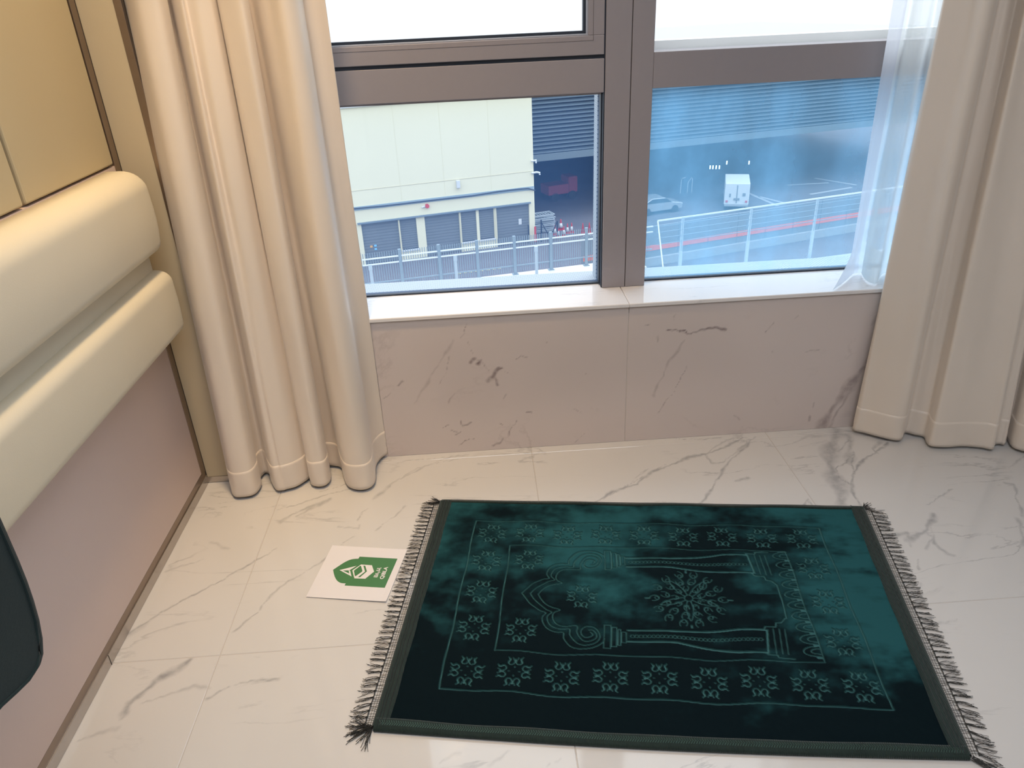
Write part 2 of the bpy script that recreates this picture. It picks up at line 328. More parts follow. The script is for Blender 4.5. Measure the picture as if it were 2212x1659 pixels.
WV = [wl(*a) for a in [
    ([(1078, 795), (1070, 806), (1066, 813)], .0085, 1), ([(1084, 797), (1072, 800)], .006, 1), ([(1066, 813), (1054, 822)], .007, 1), ([(1070, 818), (1074, 830)], .0045, .9), ([(1090, 802), (1094, 804)], .002, .8),
    ([(1025, 774), (1018, 783)], .0055, 1), ([(1038, 780), (1032, 787)], .005, 1), ([(1010, 740), (1022, 765)], .0015, .4), ([(1020, 772), (1040, 784), (1055, 800)], .0018, .5),
    ([(974, 930), (984, 932)], .005, .9), ([(982, 938), (995, 933)], .004, .9), ([(960, 923), (972, 917)], .003, .8), ([(996, 912), (1001, 920), (1016, 912)], .003, .8),
    ([(990, 963), (1005, 952), (1025, 947)], .0025, .9), ([(1099, 943), (1106, 922), (1117, 908)], .003, .8), ([(1080, 913), (1086, 917)], .003, .7), ([(1064, 963), (1080, 956), (1085, 948)], .003, .7),
    ([(860, 832), (868, 822)], .004, .7), ([(1000, 714), (1008, 703)], .003, .7), ([(996, 728), (1002, 715)], .004, .3), ([(962, 714), (970, 708)], .002, .6), ([(1036, 735), (1037, 742)], .003, .5), ([(1115, 777), (1125, 770), (1137, 771)], .002, .6),
    ([(894, 872), (930, 815), (967, 756), (978, 735)], .005, .3), ([(950, 830), (967, 792), (972, 770)], .002, .5), ([(1138, 890), (1146, 892)], .003, .7), ([(1180, 737), (1184, 741)], .003, .7), ([(1265, 815), (1268, 806)], .002, .6),
    ([(970, 870), (980, 850)], .003, .4), ([(1085, 860), (1095, 852)], .002, .4), ([(830, 860), (843, 847)], .003, .5), ([(1245, 955), (1270, 925)], .0015, .4), ([(1235, 884), (1258, 890)], .002, .4),
    ([(1441, 712), (1455, 712), (1479, 716), (1484, 722), (1512, 712), (1528, 709), (1543, 708), (1568, 713)], .0042, 1), ([(1391, 702), (1410, 700)], .002, .7), ([(1456, 693), (1459, 680)], .003, .5), ([(1465, 716), (1484, 721)], .004, .8),
    ([(1669, 697), (1651, 724)], .0022, .7), ([(1479, 734), (1460, 762), (1441, 789), (1411, 855)], .006, .35), ([(1482, 792), (1465, 830), (1449, 853), (1421, 893)], .0018, .55), ([(1669, 749), (1670, 763)], .004, .5),
    ([(1748, 900), (1748, 907)], .004, .8), ([(1758, 880), (1760, 870)], .002, .5), ([(1588, 898), (1598, 907)], .002, .5), ([(1740, 760), (1770, 757)], .002, .4), ([(1420, 740), (1423, 724)], .0025, .5), ([(1725, 680), (1715, 690)], .003, .35),
    ([(1895, 760), (1860, 800), (1833, 835), (1800, 880), (1772, 925)], .020, .6), ([(1868, 790), (1815, 880), (1790, 925)], .008, .5), ([(1885, 700), (1895, 680)], .008, .3)]]  # first two strokes form a broad diagonal grey band

# floor: joints at x=-.637,.120,.875 ; y=1.966,1.225,.484
floor = mesh('floor', [(-2.0, -1.6, -.0012), (2.1, -1.6, -.0012), (2.1, 2.14, -.0012), (-2.0, 2.14, -.0012), (-2.0, -1.6, -.1), (2.1, -1.6, -.1), (2.1, 2.14, -.1), (-2.0, 2.14, -.1)],
             [(0, 1, 2, 3), (7, 6, 5, 4), (0, 4, 5, 1), (1, 5, 6, 2), (2, 6, 7, 3), (3, 7, 4, 0)], M['grout'], kind='structure')
xs = [-1.98, -1.395, -.637, .1195, .8755, 1.63, 2.08]; ys = [-1.58, -.998, -.257, .484, 1.2250, 1.9655, 2.12]
def fl3(u, v, d): return np.stack([u, v, np.full_like(u, d)], -1)
for i in range(6):
    for j in range(6):
        near = ys[j + 1] > .6 and xs[i + 1] > -.9
        grid_slab('tile', xs[i] + .0006, xs[i + 1] - .0006, ys[j] + .0006, ys[j + 1] - .0006, fl3, .012, M['floor'], floor, FV if near else None, .0042 if near else .2)

# ------------------------------------------------------------------ room shell
XL = -.876; YC = 1.922
wall_left = MB().box(XL - .25, XL - .012, .80, 2.3, 0, CEIL).build('wall_left', M['plaster'], kind='structure')
# upholstered panels on the left wall (upper, above the headboard)
for y0, y1 in ((.80, 1.055), (1.065, 1.475), (1.487, 1.885)):
    MB().box(XL - .012, XL + .004, y0, y1, .955, 2.2).build('wall_panel', M['upper'], wall_left, bev=.004)
MB().box(XL - .012, XL + .004, .80, 1.885, 2.21, CEIL).build('wall_panel', M['upper'], wall_left, bev=.004)
MB().box(XL - .012, XL - .008, .80, 1.90, .6, CEIL).build('groove_strip', M['bronze'], wall_left)
MB().box(XL - .012, XL + .001, .80, 1.893, .05, .95).build('lower_panel', M['mauve'], wall_left)
MB().box(XL - .012, XL + .003, 1.893, YC - .003, .045, CEIL).build('corner_strip', M['bronze'], wall_left, bev=.0008)
bb = MB().box(XL - .012, XL + .004, .80, YC - .003, 0, .029).build('baseboard_left', M['skirt'], kind='structure', bev=.001)
MB().box(XL - .012, XL + .0015, .80, YC - .003, .029, .050).build('dark_lip', M['bronze'], bb)
MB().box(XL - .002, XL + .0046, 1.2195, 1.2208, .0, .029).build('joint_reflection', M['darkgap'], bb)  # floor tile line mirrored in the metal, built in as a dark strip
# short return facing the room, left of the curtain recess
wr = MB().box(XL - .012, -.786, YC, 2.14, 0.0, CEIL).build('wall_front', M['beige'], kind='structure')
MB().box(XL - .0005, XL + .0035, YC - .002, YC + .001, .0, CEIL).build('shadow_line', M['darkgap'], wr)
MB().box(-.790, -.772, YC - .002, 2.0, .0, CEIL).build('edge_strip', M['bronze'], wr, bev=.0008)
MB().box(-.7735, -.7695, YC + .001, 2.0, .0, CEIL).build('shadow_line', M['darkgap'], wr)
bf = MB().box(XL + .004, -.786, YC - .004, YC + .002, .002, .021).build('baseboard_front', M['skirt'], kind='structure')
# low marble wall below the window
ww = MB().box(-.786, 2.1, 2.0013, 2.33, 0, .44).build('wall_window', M['plaster'], kind='structure')
def wl3(u, v, d): return np.stack([u, np.full_like(u, 2.0) - d, v], -1)[:, :]
def wl3f(u, v, d): return np.stack([u, 2.0 - np.zeros_like(u) - d, v], -1)
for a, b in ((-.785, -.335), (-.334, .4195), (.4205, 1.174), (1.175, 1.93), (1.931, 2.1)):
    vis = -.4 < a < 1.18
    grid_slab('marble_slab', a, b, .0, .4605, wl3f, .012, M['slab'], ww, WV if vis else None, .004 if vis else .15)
# piers and lintel around the window, other walls, ceiling
MB().box(-.786, -.60, 2.0, 2.33, .472, CEIL).build('wall_window_pier', M['beige'], kind='structure').name = 'wall_pier_left'
MB().box(1.62, 2.1, 2.0, 2.33, .472, CEIL).build('wall_pier_right', M['beige'], kind='structure')
MB().box(-.60, 1.62, 2.0, 2.33, 2.35, CEIL).build('wall_lintel', M['plaster'], kind='structure')
MB().box(2.1, 2.25, -1.6, 2.45, -.1, CEIL).build('wall_right', M['plaster'], kind='structure')
MB().box(-2.1, 2.25, -1.75, -1.6, -.1, CEIL).build('wall_back', M['plaster'], kind='structure')
MB().box(-2.15, -2.0, -1.6, .80, -.1, CEIL).build('wall_far_left', M['plaster'], kind='structure')
MB().box(-2.15, XL - .25, .80, .95, -.1, CEIL).build('wall_step', M['plaster'], kind='structure')
MB().box(-2.15, 2.25, -1.75, 2.45, CEIL, CEIL + .12).build('ceiling', M['ceiling'], kind='structure')

# ------------------------------------------------------------------ window
win = empty('window_1', (0, 0, 0), kind='structure')
YF = 2.135
def sl3(u, v, d): return np.stack([u, v, np.full_like(u, .472 + d)], -1)
def sill(a, b):
    o = grid_slab('window_sill', a, b, 1.993, 2.20, sl3, .0105, M['sill'], win, None, .02, edge=.002)
for a, b in ((-.786, .4195), (.4205, 1.64)): sill(a, b)
MB().box(-.60, 1.62, 2.012, 2.33, .40, .452).build('sill_bed', M['plaster'], win)
ZT = 2.35
# centre mullion in two profiles with a crease between them
MB().box(.3625, .4315, YF, 2.23, .4725, ZT).build('mullion', M['frame'], win, bev=.0015)
MB().box(.4335, .4930, YF + .001, 2.23, .4725, ZT).build('mullion', M['frame'], win, bev=.0015)
MB().box(.4310, .4340, YF + .004, 2.22, .4725, ZT).build('crease', M['darkgap'], win)
MB().box(.3595, .3630, YF + .006, 2.20, .473, ZT).build('gasket', M['gasket'], win)
# left bay: transom, gap, sash
MB().box(-.60, .3595, YF, 2.23, 1.034, 1.1195).build('transom', M['frame'], win, bev=.0015)
MB().box(-.60, .3595, YF + .008, 2.20, 1.1195, 1.129).build('gap', M['gasket'], win)
sash = MB().box(-.60, .3585, YF - .002, 2.20, 1.129, 1.1765).box(.3165, .3585, YF - .002, 2.20, 1.1765, ZT).build('sash_frame', M['frame'], win, bev=.0018)
MB().box(-.60, .3165, YF + .002, YF + .016, 1.1765, 1.1805).box(.3125, .3165, YF + .002, YF + .016, 1.1805, ZT).build('glazing_bead', pmat('light_bead', lin((165, 168, 180)), .4), sash, bev=.0008)
MB().box(-.60, .3125, YF + .020, YF + .040, 1.1765, 1.1875).box(.305, .3125, YF + .020, YF + .040, 1.1875, ZT).build('gasket', M['gasket'], sash)
for zz in (1.1635,):
    MB().box(-.60, .3295, YF - .0026, YF - .0018, zz, zz + .0008).box(.3285, .3295, YF - .0026, YF - .0018, zz, ZT).build('seam', pmat('frame_seam', lin((96, 88, 88)), .5), sash)
# left bay bottom rim
GY = 2.182
MB().box(-.60, .3595, GY - .006, GY + .02, .4725, .477).build('gasket', M['gasket'], win)
MB().box(.3565, .3600, GY - .02, GY + .02, .477, 1.034).build('gasket', M['gasket'], win)
MB().box(-.60, .355, GY - .03, GY - .018, 1.028, 1.034).build('glazing_bead', M['frame'], win)
# right bay
MB().box(.4930, 1.62, YF, 2.23, 1.038, 1.1285).build('transom', M['frame'], win, bev=.0015)
MB().box(.4930, 1.62, GY - .006, GY + .02, .4725, .477).build('gasket', M['gasket'], win)
MB().box(-.60, 1.62, YF, 2.23, 2.29, 2.35).build('frame_head', M['frame'], win, bev=.0015)
MB().box(-.64, -.58, YF, 2.23, .4725, 2.35).build('jamb', M['frame'], win, bev=.0015)
MB().box(1.58, 1.64, YF, 2.23, .4725, 2.35).build('jamb', M['frame'], win, bev=.0015)
gl_low = glass_mat('tinted_glass_left', (.88, .94, 1.0), .13, (.16, .42, 1.0))
gl_haz = glass_mat('dirty_glass_right', (.84, .93, 1.0), .34, (.24, .60, 1.0), streak=True)
gl_top = glass_mat('clear_glass', (.95, .98, 1.0), .04, (.8, .9, 1.0))
def pane(x0, x1, z0, z1, mat):
    y = GY + .006
    mesh('glass_pane', [(x0, y, z0), (x1, y, z0), (x1, y, z1), (x0, y, z1)], [(0, 1, 2, 3)], mat, win)
pane(-.585, .357, .477, 1.034, gl_low); pane(.4930, 1.585, .477, 1.038, gl_haz)
pane(-.585, .308, 1.185, 2.29, gl_top); pane(.4930, 1.585, 1.1285, 2.29, gl_top)

# outside ledge of perforated sheet and perforated side fin
def perf(name, base, hole, sc, rot):
    m = pmat(name, base, .55); nt = m.node_tree; P = nt.nodes['Principled BSDF']; L = nt.links.new
    tc = nt.nodes.new('ShaderNodeTexCoord'); mp = nt.nodes.new('ShaderNodeMapping'); mp.inputs['Scale'].default_value = sc; mp.inputs['Rotation'].default_value = rot
    L(tc.outputs['Object'], mp.inputs[0])
    vm = nt.nodes.new('ShaderNodeVectorMath'); vm.operation = 'FRACTION'; L(mp.outputs[0], vm.inputs[0])
    vs = nt.nodes.new('ShaderNodeVectorMath'); vs.operation = 'SUBTRACT'; vs.inputs[1].default_value = (.5, .5, .5); L(vm.outputs[0], vs.inputs[0])
    vq = nt.nodes.new('ShaderNodeVectorMath'); vq.operation = 'MULTIPLY'; vq.inputs[1].default_value = tuple(1 if s else 0 for s in sc); L(vs.outputs[0], vq.inputs[0])
    ln = nt.nodes.new('ShaderNodeVectorMath'); ln.operation = 'LENGTH'; L(vq.outputs[0], ln.inputs[0])
    lt = nt.nodes.new('ShaderNodeMath'); lt.operation = 'LESS_THAN'; lt.inputs[1].default_value = .27; L(ln.outputs['Value'], lt.inputs[0])
    mx = nt.nodes.new('ShaderNodeMix'); mx.data_type = 'RGBA'; mx.inputs[6].default_value = (*base, 1); mx.inputs[7].default_value = (*hole, 1)
    L(lt.outputs[0], mx.inputs[0]); L(mx.outputs[2], P.inputs['Base Color'])
    return m
m_led = perf('perforated_sheet', (.50, .52, .52), (.25, .27, .27), (120, 120, 0), (0, 0, PI / 4))
led = empty('outer_ledge', (0, 2.27, .46), label='white perforated metal ledge running outside below the window glass', cat='ledge')
for a, b in ((-.62, .40), (.455, 1.66)):
    MB().box(a, b, 2.215 - 2.27, 2.335 - 2.27, -.012, 0).build('perforated_sheet', m_led, led)
m_fin = perf('perforated_fin', (.50, .54, .56), (.16, .20, .24), (0, 110, 110), (PI / 4, 0, 0))
fin = empty('side_fin', (.365, 2.27, .46), label='grey perforated metal fin standing outside left of the window mullion', cat='fin')
MB().box(-.006, 0, 2.236 - 2.27, 2.30 - 2.27, .001, 1.8).build('fin_sheet', m_fin, fin)
MB().box(.0012, .02, 2.236 - 2.27, 2.26 - 2.27, .001, 1.8).build('fin_frame', M['frame'], fin)
MB().box(.492, 1.60, 2.24, 2.30, 1.118, 1.150).build('outer_cap', pmat('white_cap', (.85, .85, .82), .5), win)

# ------------------------------------------------------------------ headboard (two padded rolls on the left wall)
def roll(name, prof, y0, y1, parent, rad):
    """prof: closed outline in (x out from the wall, z); ends rounded by shrinking rings"""
    prof = np.array(prof, float); c = prof.mean(0); n = len(prof)
    rings = []
    def ring(y, inset):
        p = prof.copy()
        p[:, 0] = np.where(p[:, 0] > .004, np.maximum(p[:, 0] - inset, 0), p[:, 0])
        zc = c[1]; hh = (prof[:, 1].max() - prof[:, 1].min()) / 2
        p[:, 1] = zc + (p[:, 1] - zc) * (hh - inset * .75) / hh
        return [(XL + .001 + a, y, b) for a, b in p]
    for k in range(7):
        t = k / 6 * PI / 2; rings.append(ring(y0 + rad * (1 - math.sin(t)), rad * (1 - math.cos(PI / 2 - t)) if False else rad * (1 - math.sin(t))))
    rings = []
    N = 8
    for k in range(N + 1):
        t = k / N * PI / 2; rings.append(ring(y0 + rad * (1 - math.cos(t)), rad * (1 - math.sin(t))))
    L_ = np.linspace(y0 + rad, y1 - rad, 12)[1:-1]
    for y in L_: rings.append(ring(y, 0))
    for k in range(N + 1):
        t = k / N * PI / 2; rings.append(ring(y1 - rad * (1 - math.sin(t)), rad * (1 - math.cos(t))))
    v = [p for r in rings for p in r]; f = []
    for i in range(len(rings) - 1):
        for k in range(n): k2 = (k + 1) % n; f.append((i * n + k, (i + 1) * n + k, (i + 1) * n + k2, i * n + k2))
    f.append(tuple(range(n))); f.append(tuple((len(rings) - 1) * n + k for k in range(n))[::-1])
    return mesh(name, v, f, M['leather'], parent, smooth=True)
def arcp(cx, cz, rx, rz, a0, a1, n=8): return [(cx + rx * math.cos(math.radians(a0 + (a1 - a0) * k / n)), cz + rz * math.sin(math.radians(a0 + (a1 - a0) * k / n))) for k in range(n + 1)]
hb = empty('headboard', (0, 0, 0), label='cream leatherette headboard of two padded rolls mounted on the left wall', cat='headboard')
up = [(0, .735)] + arcp(.055, .775, .030, .028, -90, 0) + [(.088, .80), (.0895, .83), (.089, .86)] + arcp(.034, .900, .053, .047, 0, 90) + [(0, .9475)]
lo = [(0, .500)] + arcp(.060, .555, .026, .026, -90, 0) + [(.0875, .59), (.088, .62), (.0865, .65)] + arcp(.052, .668, .034, .030, 0, 90) + [(0, .704)]
roll('upper_roll', up, .82, 1.868, hb, .035)
roll('lower_roll', lo, .82, 1.868, hb, .028)
MB().box(XL + .001, XL + .045, .83, 1.845, .69, .745).build('back_board', M['leather'], hb)

# ------------------------------------------------------------------ curtains
def cr(P, per):
    P = np.array(P, float); out = []
    n = len(P)
    for i in range(n - 1):
        p0 = P[max(i - 1, 0)]; p1 = P[i]; p2 = P[i + 1]; p3 = P[min(i + 2, n - 1)]
        for k in range(per):
            t = k / per
            out.append(.5 * (2 * p1 + (p2 - p0) * t + (2 * p0 - 5 * p1 + 4 * p2 - p3) * t * t + (3 * p1 - p0 - 3 * p2 + p3) * t ** 3))
    out.append(P[-1]); return np.array(out)
def curtain(name, rows, mat, zb, ztop, parent, per=6, nz=70, flare=None, zref=1.29, hem_z=.085, jig=.0016, hem=True):
    bot = []; top = []
    for bx, by, tx, ty in rows:
        p = on_z(bx, by, zb); q = on_y(tx, 0, ty)
        bot.append((p[0], p[1])); top.append((q[0], q[1]))
    B = cr(bot, per); T = cr(top, per); n = len(B)
    zs = np.concatenate([np.linspace(zb, zb + .10, 12)[:-1], np.linspace(zb + .10, ztop, nz)])
    V = []
    for z in zs:
        t = min(1, (z - zb) / (zref - zb)); t2 = max(0, (z - zref) / (ztop - zref))
        P = B + (T - B) * t
        # towards the rail the folds even out a little
        ph = np.arange(n) * .9
        P = P + np.stack([jig * np.sin(ph * .37 + z * 5.1) * np.sin(z * 3), jig * np.sin(ph * .53 + z * 7.3 + 1)], -1) * (1 if z > zb + .02 else 0)
        if flare:
            fz = max(0, 1 - (z - zb) / flare[0]); P[:, 0] += flare[1] * fz ** 2 * np.linspace(1, 0, n) ** 1.5
        V += [(p[0], p[1], z) for p in P]
    f = []
    for i in range(len(zs) - 1):
        for k in range(n - 1): f.append((i * n + k, i * n + k + 1, (i + 1) * n + k + 1, (i + 1) * n + k))
    o = mesh(name, V, f, mat, parent, smooth=True)
    if mat.name.startswith('beige'):
        s = o.modifiers.new('solid', 'SOLIDIFY'); s.thickness = .0014; s.offset = 0
    if hem:
        nh = sum(1 for z in zs if z < zb + hem_z)
        nor = np.zeros((n, 2)); d = np.gradient(B, axis=0); nor[:, 0] = d[:, 1]; nor[:, 1] = -d[:, 0]; nor /= (np.linalg.norm(nor, axis=1, keepdims=True) + 1e-9)
        Vh = []
        for i in range(nh):
            for k in range(n):
                x, y, z = V[i * n + k]; e = .0008
                Vh.append((x + nor[k, 0] * e, y + nor[k, 1] * e, z if i else z - .001))
        fh = [(i * n + k, i * n + k + 1, (i + 1) * n + k + 1, (i + 1) * n + k) for i in range(nh - 1) for k in range(n - 1)]
        h = mesh('hem', Vh, fh, mat, parent, smooth=True); s = h.modifiers.new('solid', 'SOLIDIFY'); s.thickness = .0008; s.offset = 0
    return o, V, n, zs
cl_ = empty('left_curtain', (-.56, 1.93, 0), label='beige satin curtain hanging in deep folds left of the window', cat='curtain'); cl_.name = 'curtain'
rowsL = [(499, 1032, 259, 1.985), (499, 1050, 262, 1.95), (504, 1068, 276, 1.915), (517, 1073, 300, 1.88), (549, 1067, 338, 1.88), (564, 1047, 357, 1.92),
         (562, 1032, 359, 1.965), (574, 1020, 360, 1.985), (585, 1026, 368, 1.975), (586, 1038, 372, 1.94), (597, 1057, 392, 1.895), (612, 1058, 402, 1.918), (618, 1056, 425, 1.905), (640, 1050, 455, 1.92), (660, 1038, 466, 1.95), (669, 1032, 468, 1.962),
         (673, 1045, 473, 1.93), (686, 1050, 492, 1.902), (703, 1047, 520, 1.885), (713, 1036, 534, 1.91), (713, 1020, 537, 1.955), (706, 1006, 531, 1.99), (722, 1005, 536, 1.993), (738, 1010, 546, 1.985),
         (743, 1030, 556, 1.95), (753, 1050, 580, 1.918), (775, 1057, 605, 1.88), (798, 1053, 637, 1.895), (810, 1038, 652, 1.935), (811, 1008, 654, 1.985), (822, 990, 678, 1.99), (837, 979, 702, 1.985)]
def shift(o):  # keep world position of parts under an empty that sits at the thing's base
    for c in o.children: c.location = -Vector(o.location)
curtain('drape', rowsL, M['curtain'], .012, 2.5, cl_)
shift(cl_)
cr_ = empty('curtain', (1.5, 1.9, 0), label='beige satin curtain with broad folds right of the window', cat='curtain')
rowsR = [(1842, 926, 2038, 1.985), (1848, 930, 2044, 1.975), (1866, 934, 2064, 1.962), (1900, 943, 2100, 1.95), (1932, 950, 2132, 1.915), (1947, 948, 2150, 1.935), (1955, 934, 2156, 1.988), (1975, 938, 2176, 1.985), (1996, 943, 2196, 1.988),
         (2002, 955, 2206, 1.945), (2012, 963, 2220, 1.905), (2045, 965, 2250, 1.925), (2079, 963, 2290, 1.932), (2120, 966, 2330, 1.925), (2143, 970, 2346, 1.93), (2149, 960, 2352, 1.955), (2160, 958, 2362, 1.95), (2170, 959, 2370, 1.955), (2174, 945, 2376, 1.985),
         (2178, 950, 2382, 1.97), (2188, 965, 2392, 1.93), (2212, 974, 2415, 1.915), (2260, 985, 2465, 1.905), (2300, 985, 2500, 1.90), (2330, 962, 2530, 1.97), (2400, 990, 2600, 1.905), (2440, 965, 2640, 1.975), (2500, 985, 2700, 1.91)]
curtain('drape', rowsR, M['curtain'], .012, 2.5, cr_)
shift(cr_)
M['sheer'] = sheer_mat('white_voile', .58, (.92, .96, .98)); M['sheer2'] = sheer_mat('white_voile_edge', .80, (.74, .76, .82))
sh = empty('sheer_curtain', (1.15, 2.06, .473), label='thin white voile curtain gathered beside the right drape, its hem on the sill', cat='curtain')
def sheer_rows(z):
    pass
def sheer():
    zb, zt = .475, 2.5
    bx = [(1832, 597), (1838, 596), (1845, 590), (1858, 588), (1868, 603), (1880, 611), (1893, 612), (1900, 598), (1912, 590), (1925, 600), (1940, 612), (1958, 598), (1985, 592), (2010, 605), (2040, 600)]
    tx = [(1929, 2.07), (1942, 2.066), (1957, 2.062), (1970, 2.085), (1984, 2.065), (2000, 2.05), (2014, 2.052), (2022, 2.09), (2032, 2.08), (2044, 2.06), (2060, 2.05), (2078, 2.07), (2100, 2.09), (2130, 2.05), (2170, 2.08)]
    B = cr([on_z(x, y, zb)[:2] for x, y in bx], 6); T = cr([on_y(x, 0, y)[:2] for x, y in tx], 6); n = len(B)
    zs = np.concatenate([np.linspace(zb, zb + .16, 22)[:-1], np.linspace(zb + .16, zt, 50)]); V = []
    s = np.linspace(0, 1, n); edge = np.clip(1 - s / .16, 0, 1)
    end = on_z(1799, 627, zb)[:2] - B[0]
    for z in zs:
        t = min(1, (z - zb) / (1.29 - zb)); P = B + (T - B) * t ** .9
        fz = max(0, 1 - (z - zb) / .085)
        P = P + np.outer(edge ** 1.3 * fz ** 1.6, end)
        V += [(p[0], min(p[1], 2.125), z + .0005 + (0.0 if z > zb else 0)) for p in P]
    f = [(i * n + k, i * n + k + 1, (i + 1) * n + k + 1, (i + 1) * n + k) for i in range(len(zs) - 1) for k in range(n - 1)]
    e = 14
    fe = [q for q in f if (q[0] % n) < e]; fm = [q for q in f if (q[0] % n) >= e]
    def part(name, fs, mat):
        used = sorted({i for q in fs for i in q}); mp = {v: i for i, v in enumerate(used)}
        mesh(name, [V[i] for i in used], [tuple(mp[i] for i in q) for q in fs], mat, sh, smooth=True)
    part('voile', fm, M['sheer']); part('side_hem', fe, M['sheer2'])
    # doubled bottom hem
    nh = sum(1 for z in zs if z < zb + .105)
    Vh = [(x, y - .003, z + .001) for x, y, z in V[:nh * n]]
    fh = [(i * n + k, i * n + k + 1, (i + 1) * n + k + 1, (i + 1) * n + k) for i in range(nh - 1) for k in range(e, n - 1)]
    used = sorted({i for q in fh for i in q}); mp = {v: i for i, v in enumerate(used)}
    mesh('bottom_hem', [Vh[i] for i in used], [tuple(mp[i] for i in q) for q in fh], M['sheer'], sh, smooth=True)
sheer(); shift(sh)
tr = empty('curtain_track', (0, 0, 0), label='white double curtain track on the ceiling above the window', cat='track')
MB().box(-.77, 2.09, 1.91, 1.97, 2.5, 2.62).box(-.60, 2.09, 2.03, 2.10, 2.5, 2.62).build('rail', M['ceiling'], tr)

# ------------------------------------------------------------------ prayer rug
LU, WV_ = 1.145, .745
C00 = np.array([-.156, 1.737]); C10 = np.array([.989, 1.579]); C01 = np.array([-.270, 1.001]); C11 = np.array([.833, .844])
def rug_xy(u, v):
    s = u / LU; t = v / WV_
    s = np.asarray(s, float); t = np.asarray(t, float)
    bow = .010 * np.sin(PI * np.clip(s, 0, 1)) * np.clip(t, 0, 1) ** 2 - .004 * np.sin(PI * np.clip(s, 0, 1)) * (1 - np.clip(t, 0, 1)) * 0
    x = (1 - s) * (1 - t) * C00[0] + s * (1 - t) * C10[0] + (1 - s) * t * C01[0] + s * t * C11[0]
    y = (1 - s) * (1 - t) * C00[1] + s * (1 - t) * C10[1] + (1 - s) * t * C01[1] + s * t * C11[1] - bow
    return x, y
nu, nv = 600, 392
us = np.linspace(.004, LU - .004, nu); vs = np.linspace(.003, WV_ - .003, nv)
U, V = np.meshgrid(us, vs, indexing='ij')
press = np.zeros_like(U)
def draw(pts, wd=.0016, st=1.0, wav=True):
    pts = np.asarray(pts, float).copy()
    if wav: pts[:, 1] += .0035 * np.sin(pts[:, 0] * 21) + .002 * np.sin(pts[:, 0] * 37 + 1); pts[:, 0] += .0015 * np.sin(pts[:, 1] * 30)
    du = us[1] - us[0]; dv = vs[1] - vs[0]
    for i in range(len(pts) - 1):
        a, b = pts[i], pts[i + 1]; pad = wd + .004
        i0 = max(0, int((min(a[0], b[0]) - pad - us[0]) / du)); i1 = min(nu, int((max(a[0], b[0]) + pad - us[0]) / du) + 2)
        j0 = max(0, int((min(a[1], b[1]) - pad - vs[0]) / dv)); j1 = min(nv, int((max(a[1], b[1]) + pad - vs[0]) / dv) + 2)
        if i1 <= i0 or j1 <= j0: continue
        x = U[i0:i1, j0:j1]; y = V[i0:i1, j0:j1]; d = b - a; l2 = (d ** 2).sum() + 1e-12
        t = np.clip(((x - a[0]) * d[0] + (y - a[1]) * d[1]) / l2, 0, 1)
        dist = np.hypot(x - a[0] - t * d[0], y - a[1] - t * d[1])
        press[i0:i1, j0:j1] = np.maximum(press[i0:i1, j0:j1], st * np.clip((wd - dist) / .0014 + .5, 0, 1))
def dens(p, n=12): 
    p = np.asarray(p, float); out = []
    for i in range(len(p) - 1): out += [p[i] + (p[i + 1] - p[i]) * k / n for k in range(n)]
    return out + [p[-1]]
def ell(c, a, b, n=14, r=0, t0=0, t1=2 * PI): return [(c[0] + a * math.cos(t) * math.cos(r) - b * math.sin(t) * math.sin(r), c[1] + a * math.cos(t) * math.sin(r) + b * math.sin(t) * math.cos(r)) for t in np.linspace(t0, t1, n)]
draw(dens([(.110, .088), (1.012, .090), (1.036, .645), (.114, .643), (.110, .088)], 40), .0017)
draw(dens([(.214, .187), (.910, .188), (.929, .537), (.219, .537), (.214, .187)], 40), .0015)
def petal(c, r, s):
    """curled leaf pair with a flame tip, pointing outwards along angle r"""
    def T(p): x, y = p[0] * s, p[1] * s; return (c[0] + x * math.cos(r) - y * math.sin(r), c[1] + x * math.sin(r) + y * math.cos(r))
    for sg in (1, -1):
        draw([T((q[0], q[1] * sg)) for q in ((.60, .04), (.50, .09), (.44, .18), (.46, .29), (.54, .37), (.64, .39), (.73, .33), (.82, .31), (.92, .40))], .0016, 1, False)
        draw([T((q[0], q[1] * sg)) for q in ((.56, .36), (.66, .34), (.75, .28), (.84, .29))], .0017, 1, False)
        draw([T((q[0], q[1] * sg)) for q in ((.60, .02), (.70, .05), (.80, .11), (.88, .14))], .0014, .9, False)
    draw([T((.60, 0)), T((.72, 0)), T((.80, 0))], .0017, 1, False)
    draw([T((.27, 0)), T((.30, 0))], .0016, 1, False)
def flower(u, v, s=.040):
    v += .0035 * math.sin(u * 21) + .002 * math.sin(u * 37 + 1)
    for k in range(4): petal((u, v), k * PI / 2 + .03, s)
topf = [(.161 + .0999 * k, .138) for k in range(9)]; botf = [(.165 + .103 * k, .593) for k in range(9)]
for p in topf + botf: flower(*p)
for p in [(.160, .246), (.163, .356), (.162, .471), (.966, .248), (.975, .360), (.980, .478)]: flower(*p)
for p in [(.268, .243), (.271, .478), (.406, .364)]: flower(*p, s=.038)
